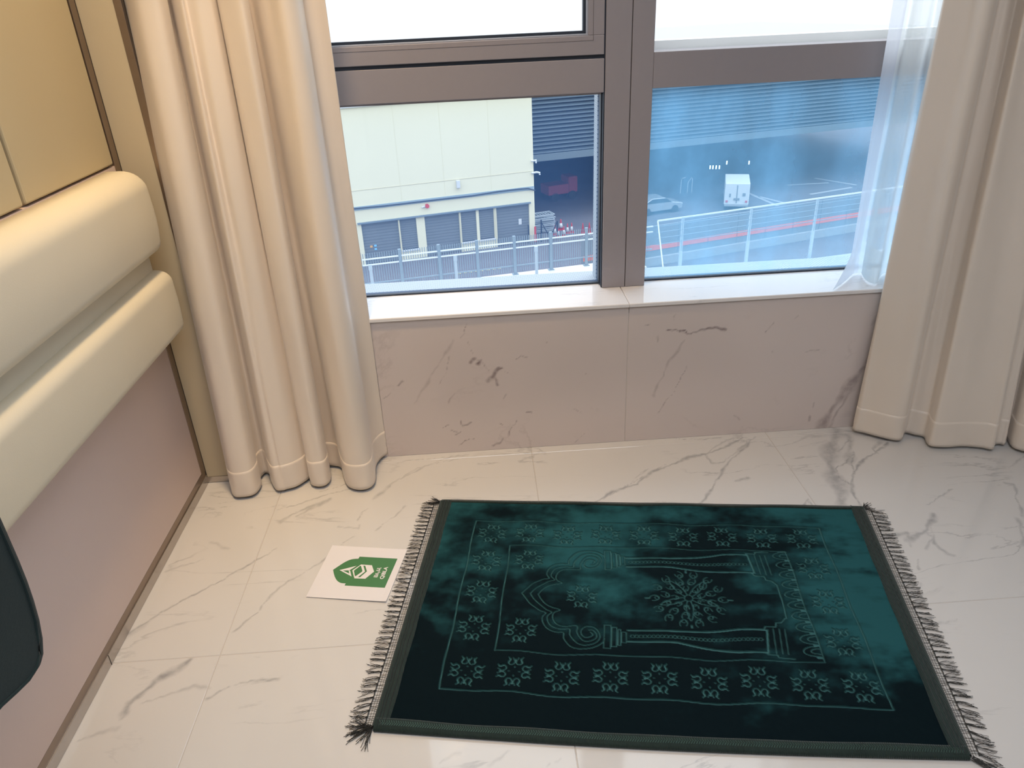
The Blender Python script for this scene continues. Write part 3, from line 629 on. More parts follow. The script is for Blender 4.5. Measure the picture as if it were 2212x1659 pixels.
# lobed arch, three nested lines, mirrored about v = .362
archo = [(.263, .362), (.275, .345), (.285, .330), (.297, .320), (.311, .310), (.324, .305), (.317, .293), (.317, .280), (.324, .265), (.336, .255), (.352, .250), (.367, .250), (.368, .236), (.376, .222), (.387, .210), (.401, .204), (.420, .203), (.440, .208), (.456, .221), (.459, .233)]
archm = [(.284, .362), (.295, .344), (.312, .327), (.326, .315), (.338, .309), (.329, .298), (.328, .286), (.334, .272), (.345, .264), (.362, .260), (.380, .261), (.381, .246), (.389, .232), (.402, .218), (.418, .213), (.436, .217), (.447, .228), (.449, .242), (.442, .258), (.430, .266), (.416, .266), (.407, .257), (.408, .244), (.417, .235), (.428, .237), (.433, .243), (.428, .250)]
archi = [(.303, .362), (.312, .346), (.324, .332), (.340, .324), (.357, .318), (.344, .309), (.340, .297), (.344, .282), (.354, .272), (.370, .268), (.396, .270), (.397, .253), (.402, .240), (.413, .226), (.427, .224), (.440, .232), (.441, .245), (.434, .255), (.424, .256)]
for A in (archo, archm, archi):
    for mir in (0, 1):
        P = [(a, b if not mir else .724 - b) for a, b in cr(A, 4)]
        draw(P, .0015, .9)
def rect(u0, u1, v0, v1): return [(u0, v0), (u1, v0), (u1, v1), (u0, v1), (u0, v0)]
for mir in (0, 1):
    g = (lambda b: b) if not mir else (lambda b: .722 - b)
    for r in (rect(.459, .474, .203, .270), rect(.476, .487, .209, .264), rect(.490, .496, .214, .259), rect(.498, .508, .222, .252)):
        draw([(a, g(b)) for a, b in r], .0014, .9)
    for a0 in ((.512, .226, .823, .206), (.512, .258, .828, .270)):
        draw(dens([(a0[0], g(a0[1])), (.62, g(a0[1])), (a0[2] - .07, g(a0[3])), (a0[2] - .01, g(a0[3]))], 10), .0030, 1)
    for k in range(31):
        c = (.522 + .0094 * k, g(.241 + .00002 * k)); draw(ell(c, .0046, .0040, 10), .0011, .9)
    draw([(.815, g(.206)), (.822, g(.270))], .0028, 1)
    # stepped base
    st = [(.812, .201), (.834, .201), (.836, .194), (.868, .193)]; draw([(a, g(b)) for a, b in st], .0018, .9)
    st = [(.815, .270), (.820, .280), (.843, .281), (.846, .293), (.858, .295), (.869, .308)]; draw([(a, g(b)) for a, b in st], .0020, .9)
    for a in (.832, .845, .857): draw([(a, g(.205)), (a + .004, g(.275))], .0014, .7)
draw(dens([(.869, .308), (.874, .362), (.872, .414)], 4), .0020, .9)
for k in range(10):
    v0 = .205 + .0336 * k; sl = .0016 * k
    for a, b, ww_ in ((.034, .0145, .0017), (.018, .0075, .0017)):
        c = (.911 + sl * .9, v0)
        draw([(c[0] - a * math.sqrt(max(0, 1 - (y / b) ** 2)), c[1] + y) for y in np.linspace(-b, b, 13)], ww_, 1)
    draw([(.905 + sl * .9, v0 + .0168), (.912 + sl * .9, v0 + .0168)], .0035, .9)
# medallion
mc = (.657, .362)
for ring, (rad, n_, a, b) in enumerate(((.080, 14, .0115, .0085), (.056, 12, .012, .008), (.032, 9, .009, .006))):
    for k in range(n_):
        an = 2 * PI * k / n_ + ring * .2; c = (mc[0] + rad * math.cos(an), mc[1] + rad * math.sin(an))
        rr = an + .4 * math.sin(k * 2.3)
        draw(ell(c, a, b, 16, rr, .5, 5.2), .0014, .9, False)
        draw(ell((c[0] - .006 * math.cos(an), c[1] - .006 * math.sin(an)), a * .45, b * .5, 9, rr + 1), .0012, .8, False)
for k in range(10):
    an = 2 * PI * k / 10
    draw([(mc[0] + r_ * math.cos(an + (r_ - .02) * 6 * (-1) ** k), mc[1] + r_ * math.sin(an + (r_ - .02) * 6 * (-1) ** k)) for r_ in np.linspace(.012, .07, 8)], .0016, .75, False)
draw(ell(mc, .010, .010, 12), .0015, .9, False)
for k in (0, PI / 2, PI, -PI / 2): draw([(mc[0] + .092 * math.cos(k), mc[1] + .085 * math.sin(k)), (mc[0] + .10 * math.cos(k), mc[1] + .09 * math.sin(k))], .003, .8, False)
# height field
def fbm(X, Y, sc, oct_=4, seed=0):
    r = np.random.default_rng(seed); o = 0; amp = 1
    for k in range(oct_):
        for _ in range(3):
            th = r.uniform(0, 2 * PI); ph = r.uniform(0, 2 * PI); fr = sc * (2 ** k) * r.uniform(.7, 1.3)
            o = o + amp * np.sin((X * math.cos(th) + Y * math.sin(th)) * fr + ph + 1.5 * np.sin((X * math.sin(th) - Y * math.cos(th)) * fr * .6 + ph * 2))
        amp *= .6
    return o / 4
edge = np.minimum(np.minimum(U, LU - U), np.minimum(V, WV_ - V))
und = .0022 * np.sin(U * 21 + .4) * np.clip(1 - np.abs(V / WV_ - .5), 0, 1) + .0010 * fbm(U, V, 9, 2, 3)
Zr = .0085 + und - .0030 * press + .00022 * fbm(U, V, 160, 2, 5) - .004 * np.clip(1 - edge / .012, 0, 1) ** 2
Zr = np.maximum(Zr, .0025)
Xr, Yr = rug_xy(U, V)
nap_sheen = fbm(U, V, 9, 5, 11) * .75 + fbm(U * .6, V * 1.5, 34, 4, 4) * .5 + fbm(U, V, 90, 3, 8) * .18
# pile sheen painted as lighter colour, mainly upper left and right end
nap_sheen = nap_sheen * .62 + .55 * np.clip((.42 - V) / .2, -.6, 1) * np.clip((.62 - U) / .15, .25, 1) + (.72 + .42 * fbm(U * .5, V * 2.0, 40, 4, 21)) * np.clip((U - .84) / .18, 0, 1) * np.clip((.64 - V) / .2, 0, 1) + .55 * np.exp(-((U - .83) / .05) ** 2) * (V > .19) * (V < .34) - .35 * np.clip((V - .58) / .08, 0, 1) - .15
def grid_mesh(name, X, Y, Z, mat, parent, attrs, down=0.0):
    a, b = X.shape; v = np.stack([X, Y, Z], -1).reshape(-1, 3); idx = np.arange(a * b).reshape(a, b)
    q = np.stack([idx[:-1, :-1], idx[:-1, 1:], idx[1:, 1:], idx[1:, :-1]], -1).reshape(-1, 4)
    me = bpy.data.meshes.new(name); me.vertices.add(len(v)); me.vertices.foreach_set('co', v.astype(np.float32).ravel())
    me.loops.add(q.size); me.loops.foreach_set('vertex_index', q.astype(np.int32).ravel()); me.polygons.add(len(q))
    me.polygons.foreach_set('loop_start', np.arange(0, q.size, 4, dtype=np.int32)); me.update(calc_edges=True)
    me.polygons.foreach_set('use_smooth', [True] * len(q))
    for nm, ar in attrs.items(): at = me.attributes.new(nm, 'FLOAT', 'POINT'); at.data.foreach_set('value', ar.astype(np.float32).ravel())
    me.materials.append(mat); me.validate()
    o = bpy.data.objects.new(name, me); COL.objects.link(o); o.parent = parent; return o
def plush():
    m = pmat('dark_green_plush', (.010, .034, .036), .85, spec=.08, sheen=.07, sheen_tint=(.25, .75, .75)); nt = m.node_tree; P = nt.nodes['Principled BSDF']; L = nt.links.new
    a = nt.nodes.new('ShaderNodeAttribute'); a.attribute_name = 'nap_sheen'; b = nt.nodes.new('ShaderNodeAttribute'); b.attribute_name = 'press'
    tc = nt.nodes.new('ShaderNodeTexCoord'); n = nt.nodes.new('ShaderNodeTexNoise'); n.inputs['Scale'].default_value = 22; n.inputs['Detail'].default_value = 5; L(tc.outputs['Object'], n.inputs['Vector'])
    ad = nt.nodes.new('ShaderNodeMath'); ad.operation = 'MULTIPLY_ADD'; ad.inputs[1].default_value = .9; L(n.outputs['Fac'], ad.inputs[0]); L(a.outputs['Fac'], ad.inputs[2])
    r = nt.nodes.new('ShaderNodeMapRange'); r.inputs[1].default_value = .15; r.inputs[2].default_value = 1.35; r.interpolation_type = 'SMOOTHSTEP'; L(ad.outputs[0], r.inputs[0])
    m1 = nt.nodes.new('ShaderNodeMix'); m1.data_type = 'RGBA'; m1.inputs[6].default_value = (*lin((2, 15, 21)), 1); m1.inputs[7].default_value = (*lin((33, 80, 85)), 1); L(r.outputs[0], m1.inputs[0])  # dark and lit pile tones, blended by the painted sheen
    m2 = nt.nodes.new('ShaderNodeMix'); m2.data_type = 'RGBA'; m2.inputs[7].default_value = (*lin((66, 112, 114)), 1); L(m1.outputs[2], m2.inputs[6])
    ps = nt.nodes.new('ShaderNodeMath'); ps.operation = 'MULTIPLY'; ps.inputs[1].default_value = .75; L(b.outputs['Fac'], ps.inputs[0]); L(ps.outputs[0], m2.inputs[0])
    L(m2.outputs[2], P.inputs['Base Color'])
    n2 = nt.nodes.new('ShaderNodeTexNoise'); n2.inputs['Scale'].default_value = 500; L(tc.outputs['Object'], n2.inputs['Vector'])
    bp = nt.nodes.new('ShaderNodeBump'); bp.inputs['Strength'].default_value = .3; bp.inputs['Distance'].default_value = .001; L(n2.outputs['Fac'], bp.inputs['Height'])
    b2 = nt.nodes.new('ShaderNodeBump'); b2.invert = True; b2.inputs['Strength'].default_value = 1.0; b2.inputs['Distance'].default_value = .0032; L(b.outputs['Fac'], b2.inputs['Height']); L(bp.outputs[0], b2.inputs['Normal']); L(b2.outputs[0], P.inputs['Normal'])
    return m
rug = empty('prayer_rug', (0, 0, 0), label='dark green plush prayer rug with embossed arch and flowers, fringed at both ends', cat='rug')
grid_mesh('pile', Xr, Yr, Zr, plush(), rug, {'nap_sheen': nap_sheen, 'press': press})
# bound edges: woven tape
def tape_mat():
    m = pmat('woven_tape', lin((33, 47, 44)), .85, spec=.2, sheen=.2, noise=(40, .25)); nt = m.node_tree; P = nt.nodes['Principled BSDF']; L = nt.links.new
    tc = nt.nodes.new('ShaderNodeTexCoord'); wv = nt.nodes.new('ShaderNodeTexWave'); wv.inputs['Scale'].default_value = 80; wv.inputs['Distortion'].default_value = 1.5; L(tc.outputs['Object'], wv.inputs['Vector'])
    b = nt.nodes.new('ShaderNodeBump'); b.inputs['Strength'].default_value = .6; b.inputs['Distance'].default_value = .001; L(wv.outputs['Fac'], b.inputs['Height']); L(b.outputs[0], P.inputs['Normal'])
    return m
TM = tape_mat()
def tape(u0, v0, u1, v1, wd, inward, name='edge_binding', zt=.0115):
    """tape folded over the edge: from the floor round to a strip 'wd' wide on top; inward=(du,dv)"""
    n = 80; prof = [(-.0035, .0005), (-.0055, .003), (-.005, .0075), (-.001, zt - .0006), (.006, zt)] + [(wd * k / 5, zt + .0003) for k in range(2, 6)] + [(wd + .0006, zt - .0035)]
    Vv = []
    for i in range(n):
        t = i / (n - 1); u = u0 + (u1 - u0) * t; v = v0 + (v1 - v0) * t
        wob = .0008 * math.sin(t * 30)
        for k, (d, z) in enumerate(prof):
            dd = d + (wob if k > 4 else 0)
            x, y = rug_xy(u + inward[0] * dd, v + inward[1] * dd)
            zz = .0022 * math.sin((u) * 21 + .4) * (.5) * (1 if k > 2 else 0)
            Vv.append((float(x), float(y), z + zz * .8 + (0 if k > 1 else 0)))
    m = len(prof); f = [(i * m + k, i * m + k + 1, (i + 1) * m + k + 1, (i + 1) * m + k) for i in range(n - 1) for k in range(m - 1)]
    return mesh(name, Vv, f, TM, rug, smooth=True)
tape(0, 0, LU, 0, .010, (0, 1)); tape(0, WV_, LU, WV_, .020, (0, -1))
tape(0, .002, 0, WV_ - .002, .029, (1, 0)); tape(LU, .002, LU, WV_ - .002, .030, (-1, 0))
# herringbone stitching along the near edge, ribs on the end tapes
sm = pmat('stitch_thread', lin((60, 88, 80)), .7)
mb = MB()
for k in range(230):
    u = .012 + k * (LU - .024) / 229; wv_ = .0011 * math.sin(u * 21 + .4)
    for d0, d1, s_ in ((.004, .0095, 1), (.0095, .015, -1)):
        x0, y0 = rug_xy(u, WV_ - d0); x1, y1 = rug_xy(u + .003 * s_, WV_ - d1)
        mb.tube([(x0, y0, .0122 + wv_ * .8), (x1, y1, .0122 + wv_ * .8)], .0008, 3)
mb.build('herringbone_stitch', sm, rug, kind='stuff')
for (ub, sg) in ((.007, 1), (.013, 1), (.022, 1), (LU - .007, 1), (LU - .013, 1), (LU - .022, 1)):
    MB().tube([(*map(float, rug_xy(ub + .0006 * math.sin(k), .004 + k * (WV_ - .008) / 60)), .0124 + .0022 * math.sin(ub * 21 + .4) * .4) for k in range(61)], .0006, 4).build('stitch_line', M['black'], rug)
# fringe
thread = pmat('dark_fringe_thread', lin((56, 56, 54)), .7, spec=.2)
def frame_at(side, v):
    u = -.0045 if side == 0 else LU + .0045
    p = np.array([float(a) for a in rug_xy(u, v)]); q = np.array([float(a) for a in rug_xy(u, v + .01)])
    t = (q - p) / np.linalg.norm(q - p); out = np.array([t[1], -t[0]])
    c = np.array([float(a) for a in rug_xy(u + (-.01 if side == 0 else .01), v)]) - p
    if out @ c < 0: out = -out
    return p, t, out
def tassel_mesh(seed, ln=.036, strands=8, splay=.0045):
    r = random.Random(seed); mb = MB()
    for s_ in range(strands):
        a = r.uniform(-1, 1) * .0018; sp = r.uniform(-1, 1) * splay; L_ = ln * r.uniform(.78, 1.08); cz = r.uniform(.0012, .004)
        curl = r.uniform(-1, 1) * .0035
        pts = [(k / 5 * L_, a + sp * (k / 5) + curl * math.sin(k / 5 * PI * r.uniform(.7, 1.6)), cz * (1 - .75 * (k / 5)) + .0006 + .0012 * abs(math.sin(k * 1.3 + s_))) for k in range(6)]
        mb.tube(pts, .00042, 3)
    mb.tube([(-.001, 0, .003), (.004, 0, .003)], .0013, 4)
    o = mb.build('tassel', thread, None); me = o.data; bpy.data.objects.remove(o); return me
TMs = [tassel_mesh(s_) for s_ in range(9)] + [tassel_mesh(50 + s_, splay=.011, strands=9) for s_ in range(3)]
for side in (0, 1):
    nT = 46
    for k in range(nT):
        v = .012 + k * (WV_ - .022) / (nT - 1); p, t, out = frame_at(side, v)
        lean = (.0 if side == 0 else -.05) + random.uniform(-.16, .16) + (.35 * max(0, (k - 30) / 16) if side == 0 else .30 * max(0, (k - 26) / 20))
        d = out * math.cos(lean) + t * math.sin(lean)
        o = bpy.data.objects.new('tassel', random.choice(TMs) if k % 4 else random.choice(TMs[9:])); COL.objects.link(o); o.parent = rug
        b = p + out * .016; o.location = (b[0], b[1], 0.0); o.rotation_euler = (0, 0, math.atan2(d[1], d[0]))
    # open netting between binding and knots
    mb = MB(); r = random.Random(side)
    for off in (.0055, .0105):
        mb.tube([(*(frame_at(side, .006 + j * (WV_ - .012) / 50)[0] + frame_at(side, .006 + j * (WV_ - .012) / 50)[2] * off), .003) for j in range(51)], .00045, 3)
    mb.tube([(*(frame_at(side, .006 + j * (WV_ - .012) / 120)[0] + frame_at(side, .006 + j * (WV_ - .012) / 120)[2] * (.0162 + .0006 * (j % 2))), .0035) for j in range(121)], .0011, 4)
    for j in range(140):
        v = .008 + j * (WV_ - .016) / 139; p, t, out = frame_at(side, v); s2 = r.uniform(-.003, .003)
        a = p + out * -.001; b = p + out * .008 + t * s2; c = p + out * .016 + t * (s2 + r.uniform(-.002, .002))
        mb.tube([(*a, .004), (*b, .0032), (*c, .0034)], .00048, 3)
    mb.build('fringe_netting', thread, rug, kind='stuff')
# tufts at the four corners
def tuft(u, v, ang, n_, ln, spread, seed):
    r = random.Random(seed); x, y = map(float, rug_xy(u, v)); mb = MB()
    for s_ in range(n_):
        a = math.radians(ang + r.uniform(-spread, spread)); L_ = ln * r.uniform(.55, 1.05); cv = r.uniform(-.5, .5); z0 = r.uniform(.002, .007)
        pts = []; px, py = x + r.uniform(-.004, .004), y + r.uniform(-.004, .004)
        for k in range(6):
            pts.append((px, py, max(.0008, z0 * (1 - k / 6) + .0008 + .002 * math.sin(k * 1.1 + s_) ** 2))); px += math.cos(a + cv * k / 5) * L_ / 5; py += math.sin(a + cv * k / 5) * L_ / 5
        mb.tube(pts, .0006, 3)
    return mb.build('corner_tuft', thread, rug)
tuft(-.004, .004, 165, 26, .040, 45, 1); tuft(-.006, WV_ - .002, 205, 46, .052, 62, 2); tuft(LU + .002, .002, 20, 26, .036, 55, 3); tuft(LU + .004, WV_ + .002, -38, 20, .060, 12, 4); tuft(LU - .02, 0, 110, 5, .014, 60, 6)

# ------------------------------------------------------------------ direction card
ZC = .0022
card = empty('direction_card', (-.43, 1.73, 0), label='small white paper card with green arch emblem reading QIBLA, lying left of the rug', cat='card')
def cpt(x, y, dz=0):  # zoomed-crop coordinates of the card face -> point on the card
    p = on_z(700 + x / 11.06, 1160 + y / 11.06, ZC)
    return (p[0] + .43, p[1] - 1.73, ZC + dz)
corners = [on_z(*q, ZC)[:2] for q in ((718, 1178), (880, 1187), (834, 1301), (661, 1289))]
nC = 16; Vv = []
for side_ in (0, 1):
    for i in range(nC + 1):
        for j in range(nC + 1):
            s_, t_ = i / nC, j / nC
            p = (1 - s_) * (1 - t_) * corners[0] + s_ * (1 - t_) * corners[1] + s_ * t_ * corners[2] + (1 - s_) * t_ * corners[3]
            lift = -.0014 * 0 + .0022 * max(0, (t_ - .88) / .12) ** 2 * s_ + .0008 * max(0, (s_ - .95) / .05)
            Vv.append((p[0] + .43, p[1] - 1.73, (ZC if side_ == 0 else ZC - .0006) + lift))
n1 = (nC + 1) ** 2; f = []
for i in range(nC):
    for j in range(nC):
        a = i * (nC + 1) + j; f.append((a, a + 1, a + nC + 2, a + nC + 1)); f.append((n1 + a, n1 + a + nC + 1, n1 + a + nC + 2, n1 + a + 1))
rim = [i * (nC + 1) for i in range(nC + 1)] + [nC * (nC + 1) + j for j in range(1, nC + 1)] + [i * (nC + 1) + nC for i in range(nC - 1, -1, -1)] + list(range(nC - 1, 0, -1))
for k in range(len(rim)): a, b = rim[k], rim[(k + 1) % len(rim)]; f.append((a, n1 + a, n1 + b, b))
paper = pmat('white_paper', (.76, .73, .74), .55, bump=(200, .03)); gr = pmat('green_print', lin((66, 122, 74)), .5); wp = pmat('white_print', (.80, .76, .75), .5)
mesh('paper', Vv, f, paper, card)
def flat(name, polys, mat, dz, parent):
    vv = []; ff = []
    for P in polys:
        n = len(vv); vv += [cpt(x, y, dz) for x, y in P]; ff.append(tuple(range(n, n + len(P))))
    bm = bmesh.new(); me = bpy.data.meshes.new(name); me.from_pydata(vv, [], ff); bm.from_mesh(me); bmesh.ops.triangulate(bm, faces=bm.faces[:])
    for fc in bm.faces:
        if fc.normal.z < 0: fc.normal_flip()
    bm.to_mesh(me); bm.free(); me.materials.append(mat); o = bpy.data.objects.new(name, me); COL.objects.link(o); o.parent = parent; return o
arch = [(1755, 520), (850, 470), (820, 520)] + [tuple(p) for p in cr([(820, 520), (720, 525), (620, 545), (500, 600), (380, 675), (215, 785)], 5)][1:] + \
       [tuple(p) for p in cr([(215, 785), (235, 880), (265, 970), (310, 1040), (370, 1085), (430, 1103), (520, 1108)], 5)][1:] + [(490, 1160), (1450, 1215)]
flat('green_arch_print', [arch], gr, .0002, card)
em = flat('white_emblem_print', [[(370, 793), (780, 690), (605, 800), (590, 800), (450, 803)], [(370, 793), (450, 803), (600, 875), (592, 800), (605, 800), (625, 815), (658, 945)],
    [(675, 800), (885, 660), (1145, 678), (1195, 830), (985, 1000), (725, 990)]], wp, .0004, card)
flat('green_emblem_print', [[(712, 808), (868, 690), (885, 700), (918, 815), (905, 835), (755, 940), (735, 930)], [(940, 690), (985, 690), (1025, 825), (860, 965), (808, 962), (980, 830)]], gr, .0006, card)
def text_on(body, name, org, ux, uy, target_w, mat):
    c = bpy.data.curves.new(name, 'FONT'); c.body = body; c.offset = .03; o = bpy.data.objects.new(name, c); COL.objects.link(o)
    bpy.context.view_layer.update(); me = bpy.data.meshes.new_from_object(o); bpy.data.objects.remove(o)
    co = np.array([v.co[:] for v in me.vertices]); w_ = co[:, 0].max() - co[:, 0].min(); x0 = co[:, 0].min(); h0 = co[:, 1].min(); hh = co[:, 1].max() - h0
    for v in me.vertices:
        a = (v.co.x - x0) / w_; b = (v.co.y - h0) / hh
        v.co = cpt(org[0] + ux[0] * a + uy[0] * b, org[1] + ux[1] * a + uy[1] * b, .0005)
    me.materials.clear(); me.materials.append(mat); o = bpy.data.objects.new(name, me); COL.objects.link(o); o.parent = card; return o
text_on('QIBLA', 'printed_word', (1430, 1012), (122, -292), (-108, -8), 1, wp)
text_on('\uFE8D\uFEDF\uFED8\uFE92\uFEE0\uFE94', 'printed_word', (1290, 975), (105, -240), (-112, -14), 1, wp)

# ------------------------------------------------------------------ green chair (back seen at the left edge)
ch = empty('dining_chair', (-.85, .42, 0), label='dark green upholstered chair cut off by the left edge of the picture', cat='chair')
right_edge = [(.7265, .95), (.7265, .75), (.726, .70), (.7245, .668), (.7215, .640), (.7165, .612), (.709, .588), (.699, .570), (.686, .562), (.668, .562), (.644, .569), (.617, .578), (.55, .590), (.45, .596)]
left_edge = [(.42 * 2 - a, b) for a, b in right_edge[::-1]]
top = [(.20, .985), (.42, .998), (.64, .985)]
outl = right_edge + left_edge + top
mb = MB(); mb.prism([(a, b) for a, b in outl], lambda a, b, d: (d + .85, a - .42, b), -.637, -.572)
mb.build('backrest', M['green'], ch, bev=.009, seg=3)
ins = [(.42 + (a - .42) * .955, .78 + (b - .78) * .955) for a, b in outl]
mbp = MB(); mbp.tube([(-.572 + .85 + .0003, a - .42, b) for a, b in ins] + [(-.572 + .85, ins[0][0] - .42, ins[0][1])], .0022, 6); mbp.build('piping', M['green'], ch, smooth=True)
MB().box(-.25, .12, -.22, .19, .40, .47).build('seat', M['green'], ch, bev=.02, seg=3)
MB().box(.12, .215, -.10, -.06, .42, .62).build('back_bracket', M['black'], ch); MB().box(.12, .215, .06, .10, .42, .62).build('back_bracket', M['black'], ch)
for sx in (-1, 1):
    for sy in (-1, 1): MB().tube([(-.065 + sx * .14, sy * .17, .40), (-.065 + sx * .18, sy * .20 - .01, 0)], .016, 10, r1=.010).build('leg', M['black'], ch, smooth=True)

# ================================================================== outside
ZG = CAM_H - 17.0
O_ = lambda c: lin(c)
asphalt = pmat('asphalt', (.13, .125, .14), .9, noise=(.6, .15)); ycol = pmat('yellow_render', (.76, .72, .52), .85, noise=(.15, .03)); ytrim = pmat('pale_trim', (.64, .60, .42), .8)
gsh = pmat('grey_shutter', (.17, .19, .20), .6, noise=(.5, .08)); steel = pmat('galvanised_steel', (.20, .25, .27), .5); wht = pmat('white_paint', (.62, .64, .64), .6)
bluegrey = pmat('blue_grey_metal', (.17, .22, .26), .5); dark = pmat('dark_interior', (.02, .025, .03), .9); redm = pmat('red_paint', (.55, .05, .05), .6); conc = pmat('pale_concrete', (.33, .35, .36), .85, noise=(1, .08))
orange = pmat('orange_stripe', (.75, .16, .09), .7); greyp = pmat('grey_barrier_panel', (.20, .225, .245), .7, noise=(.4, .05)); silver = pmat('silver_car_paint', (.40, .42, .43), .3, metal=.3, coat=.5)
cglass = pmat('car_glass', (.03, .04, .05), .1); rub = pmat('rubber', (.02, .02, .02), .8); yel = pmat('yellow_marking', (.55, .5, .2), .8)
gnd = mesh('ground', [(-60, 12, ZG), (120, 12, ZG), (120, 160, ZG), (-60, 160, ZG), (-60, 12, ZG - .5), (120, 12, ZG - .5), (120, 160, ZG - .5), (-60, 160, ZG - .5)],
           [(0, 1, 2, 3), (7, 6, 5, 4), (0, 4, 5, 1), (1, 5, 6, 2), (2, 6, 7, 3), (3, 7, 4, 0)], asphalt, kind='structure')
# yellow building
A = np.array([-5.96, 53.92]); B = np.array([3.80, 56.56]); dY = (B - A) / np.linalg.norm(B - A); nY = np.array([dY[1], -dY[0]])  # towards us
def on_fac(px, py, P0, dr, back=0.0):
    d = ray(px, py); n = np.array([-dr[1], dr[0]]); t = (P0 @ n) / (d[:2] @ n); p = t * d; return float((p[:2] - P0) @ dr), float(CAM_H + p[2] - 0), p
def fac_px(px, py):
    s, z, _ = on_fac(px, py, A, dY); return s, z
rot = math.atan2(dY[1], dY[0])
bld = empty('yellow_building', (A[0], A[1], ZG), rot, label='pale yellow rendered building with grey roller shutters seen through the left pane', cat='building')
# local frame: x along facade, -y towards the viewer, z up from ground
def z1(x, y): return (700 + x / 3.456, 180 + y / 3.456)
sR, _ = fac_px(*z1(1560, 500)); sL = -14.0
_, ztop = fac_px(*z1(300, 172)); 
def lz(z): return z - ZG
Hb = lz(ztop)
sh_px = [((275, 1045), (550, 1015), (580, 1310)), ((560, 1010), (685, 1000), (710, 1285)), ((748, 995), (1005, 962), (1025, 1255)), ((1018, 958), (1133, 945), (1145, 1222)), ((1153, 942), (1265, 932), (1280, 1208)), ((1285, 928), (1530, 898), (1535, 1190))]
rects = []
for a, b, c in sh_px:
    s0, zt = fac_px(*z1(*a)); s1, _ = fac_px(*z1(*b)); sb, zb_ = fac_px(*z1(*c)); rects.append([s0, s1, zt, zb_])
zt = np.mean([r[2] for r in rects]); 
opn = [(r[0], r[1], (ZG + .02 if k in (0, 2, 5) else ZG + .75)) for k, r in enumerate(rects)]
# facade wall built around the openings
mbw = MB(); topz = lz(zt); T0, T1 = 0, .35
mbw.box(sL, sR, T0, T1 + 4.2, topz, Hb)
edges = [sL] + [e for o in opn for e in (o[0], o[1])] + [sR]
for k in range(0, len(edges), 2):
    mbw.box(edges[k], edges[k + 1], T0, T1, 0, topz)
for (a, b, zb_) in opn:
    if lz(zb_) > .1: mbw.box(a, b, T0, T1, 0, lz(zb_))
mbw.box(sL, sR, .9, 4.4, 0, topz)
mbw.build('wall', ycol, bld)
mbw = MB().box(sL - .1, sR + .1, -.12, 4.6, Hb, Hb + .35); mbw.build('parapet', wht, bld)
for k, (a, b, zb_) in enumerate(opn):
    z0 = lz(zb_); narrow = k in (1, 3, 4)
    sho = MB().box(a, b, .16, .24, z0, topz).build('roller_shutter', gsh, bld)
    m2 = MB(); nS = 14
    for j in range(nS): zz = z0 + (topz - z0) * (j + .5) / nS; m2.box(a, b, .135, .16, zz - (topz - z0) / nS * .38, zz + (topz - z0) / nS * .38)
    m2.build('shutter_slats', gsh, sho, kind='stuff')
    if narrow: MB().box(a - .05, b + .05, -.10, .16, z0 - .12, z0).build('window_ledge', wht, bld)
MB().box(rects[0][0] - .25, rects[5][1] + .1, -.18, 0, topz, topz + .10).build('canopy_strip', bluegrey, bld)
for k in (0, 2, 4):
    x = (opn[k][1] + opn[k + 1][0]) / 2
    MB().box(x - .05, x + .05, -.05, 0, 0, topz).build('downpipe', ytrim, bld)
pc = [fac_px(*z1(*q)) for q in ((200, 938), (450, 915), (680, 888), (900, 862), (1100, 840), (1300, 808), (1450, 790), (1520, 785), (1572, 800))]
MB().tube([(s, -.12, lz(z) + .03) for s, z in pc], .045, 6).build('cable', M['gasket'], bld)
c0 = fac_px(*z1(220, 938)); c1 = fac_px(*z1(1560, 772)); zc = lz((c0[1] + c1[1]) / 2)
MB().box(sL, sR, -.05, 0, lz(c0[1]) - .13, lz(c0[1]) + .13).build('conduit_band', pmat('blue_band', (.30, .38, .42), .6), bld)
for (q, w_) in (((820, 0), 0),):
    s0, z0 = fac_px(*z1(250, 800)); MB().box(sL, sR, -.02, 0, lz(z0) - .015, lz(z0) + .015).build('panel_seam', pmat('seam', (.60, .55, .38), .8), bld)
s0, z0 = fac_px(*z1(340, 150))
seamm = pmat('seam_vertical', (.73, .69, .49), .8)
for q in (870, 530, 1230):
    s0, _ = fac_px(*z1(q, 400)); MB().box(s0 - .012, s0 + .012, -.012, 0, lz(c0[1]) + .2, Hb).build('panel_seam', seamm, bld)
s0, z0 = fac_px(*z1(998, 752)); MB().box(s0 - .13, s0 + .13, -.25, 0, lz(z0) - .26, lz(z0) + .30).build('wall_lamp', wht, bld, bev=.03)
s0, z0 = fac_px(*z1(768, 914)); MB().tube([(s0, 0, lz(z0)), (s0, -.16, lz(z0))], .15, 14).build('alarm_bell', redm, bld, label='red alarm bell')
MB().tube([(s0 - .1, -.05, lz(z0)), (s0 - .42, -.12, lz(z0) - .05)], .05, 8).build('alarm_arm', wht, bld)
for q in ((1578, 580), (1590, 668)):
    s0, z0 = fac_px(*z1(*q)); big = q[1] > 600
    MB().tube([(sR - .2, -.1, lz(z0) + .05), (sR + .2, -.15, lz(z0) + .08), (sR + (.42 if big else .15), -.18, lz(z0) + .02), (sR + (.42 if big else .15), -.18, lz(z0) - .12)], .075 if big else .06, 8).build('security_camera', wht, bld)
s0, z0 = fac_px(*z1(1467, 1035)); MB().box(s0 - .12, s0 + .12, .10, .13, lz(z0) - .22, lz(z0) + .22).build('notice', wht, bld)
for q, c in (((355, 1222), (.75, .4, .1)), ((385, 1215), (.2, .5, .75)), ((388, 1240), (.2, .5, .75))):
    s0, z0 = fac_px(*z1(*q)); MB().box(s0 - .09, s0 + .09, .10, .13, lz(z0) - .07, lz(z0) + .07).build('sticker', pmat('sticker', c, .6), bld)

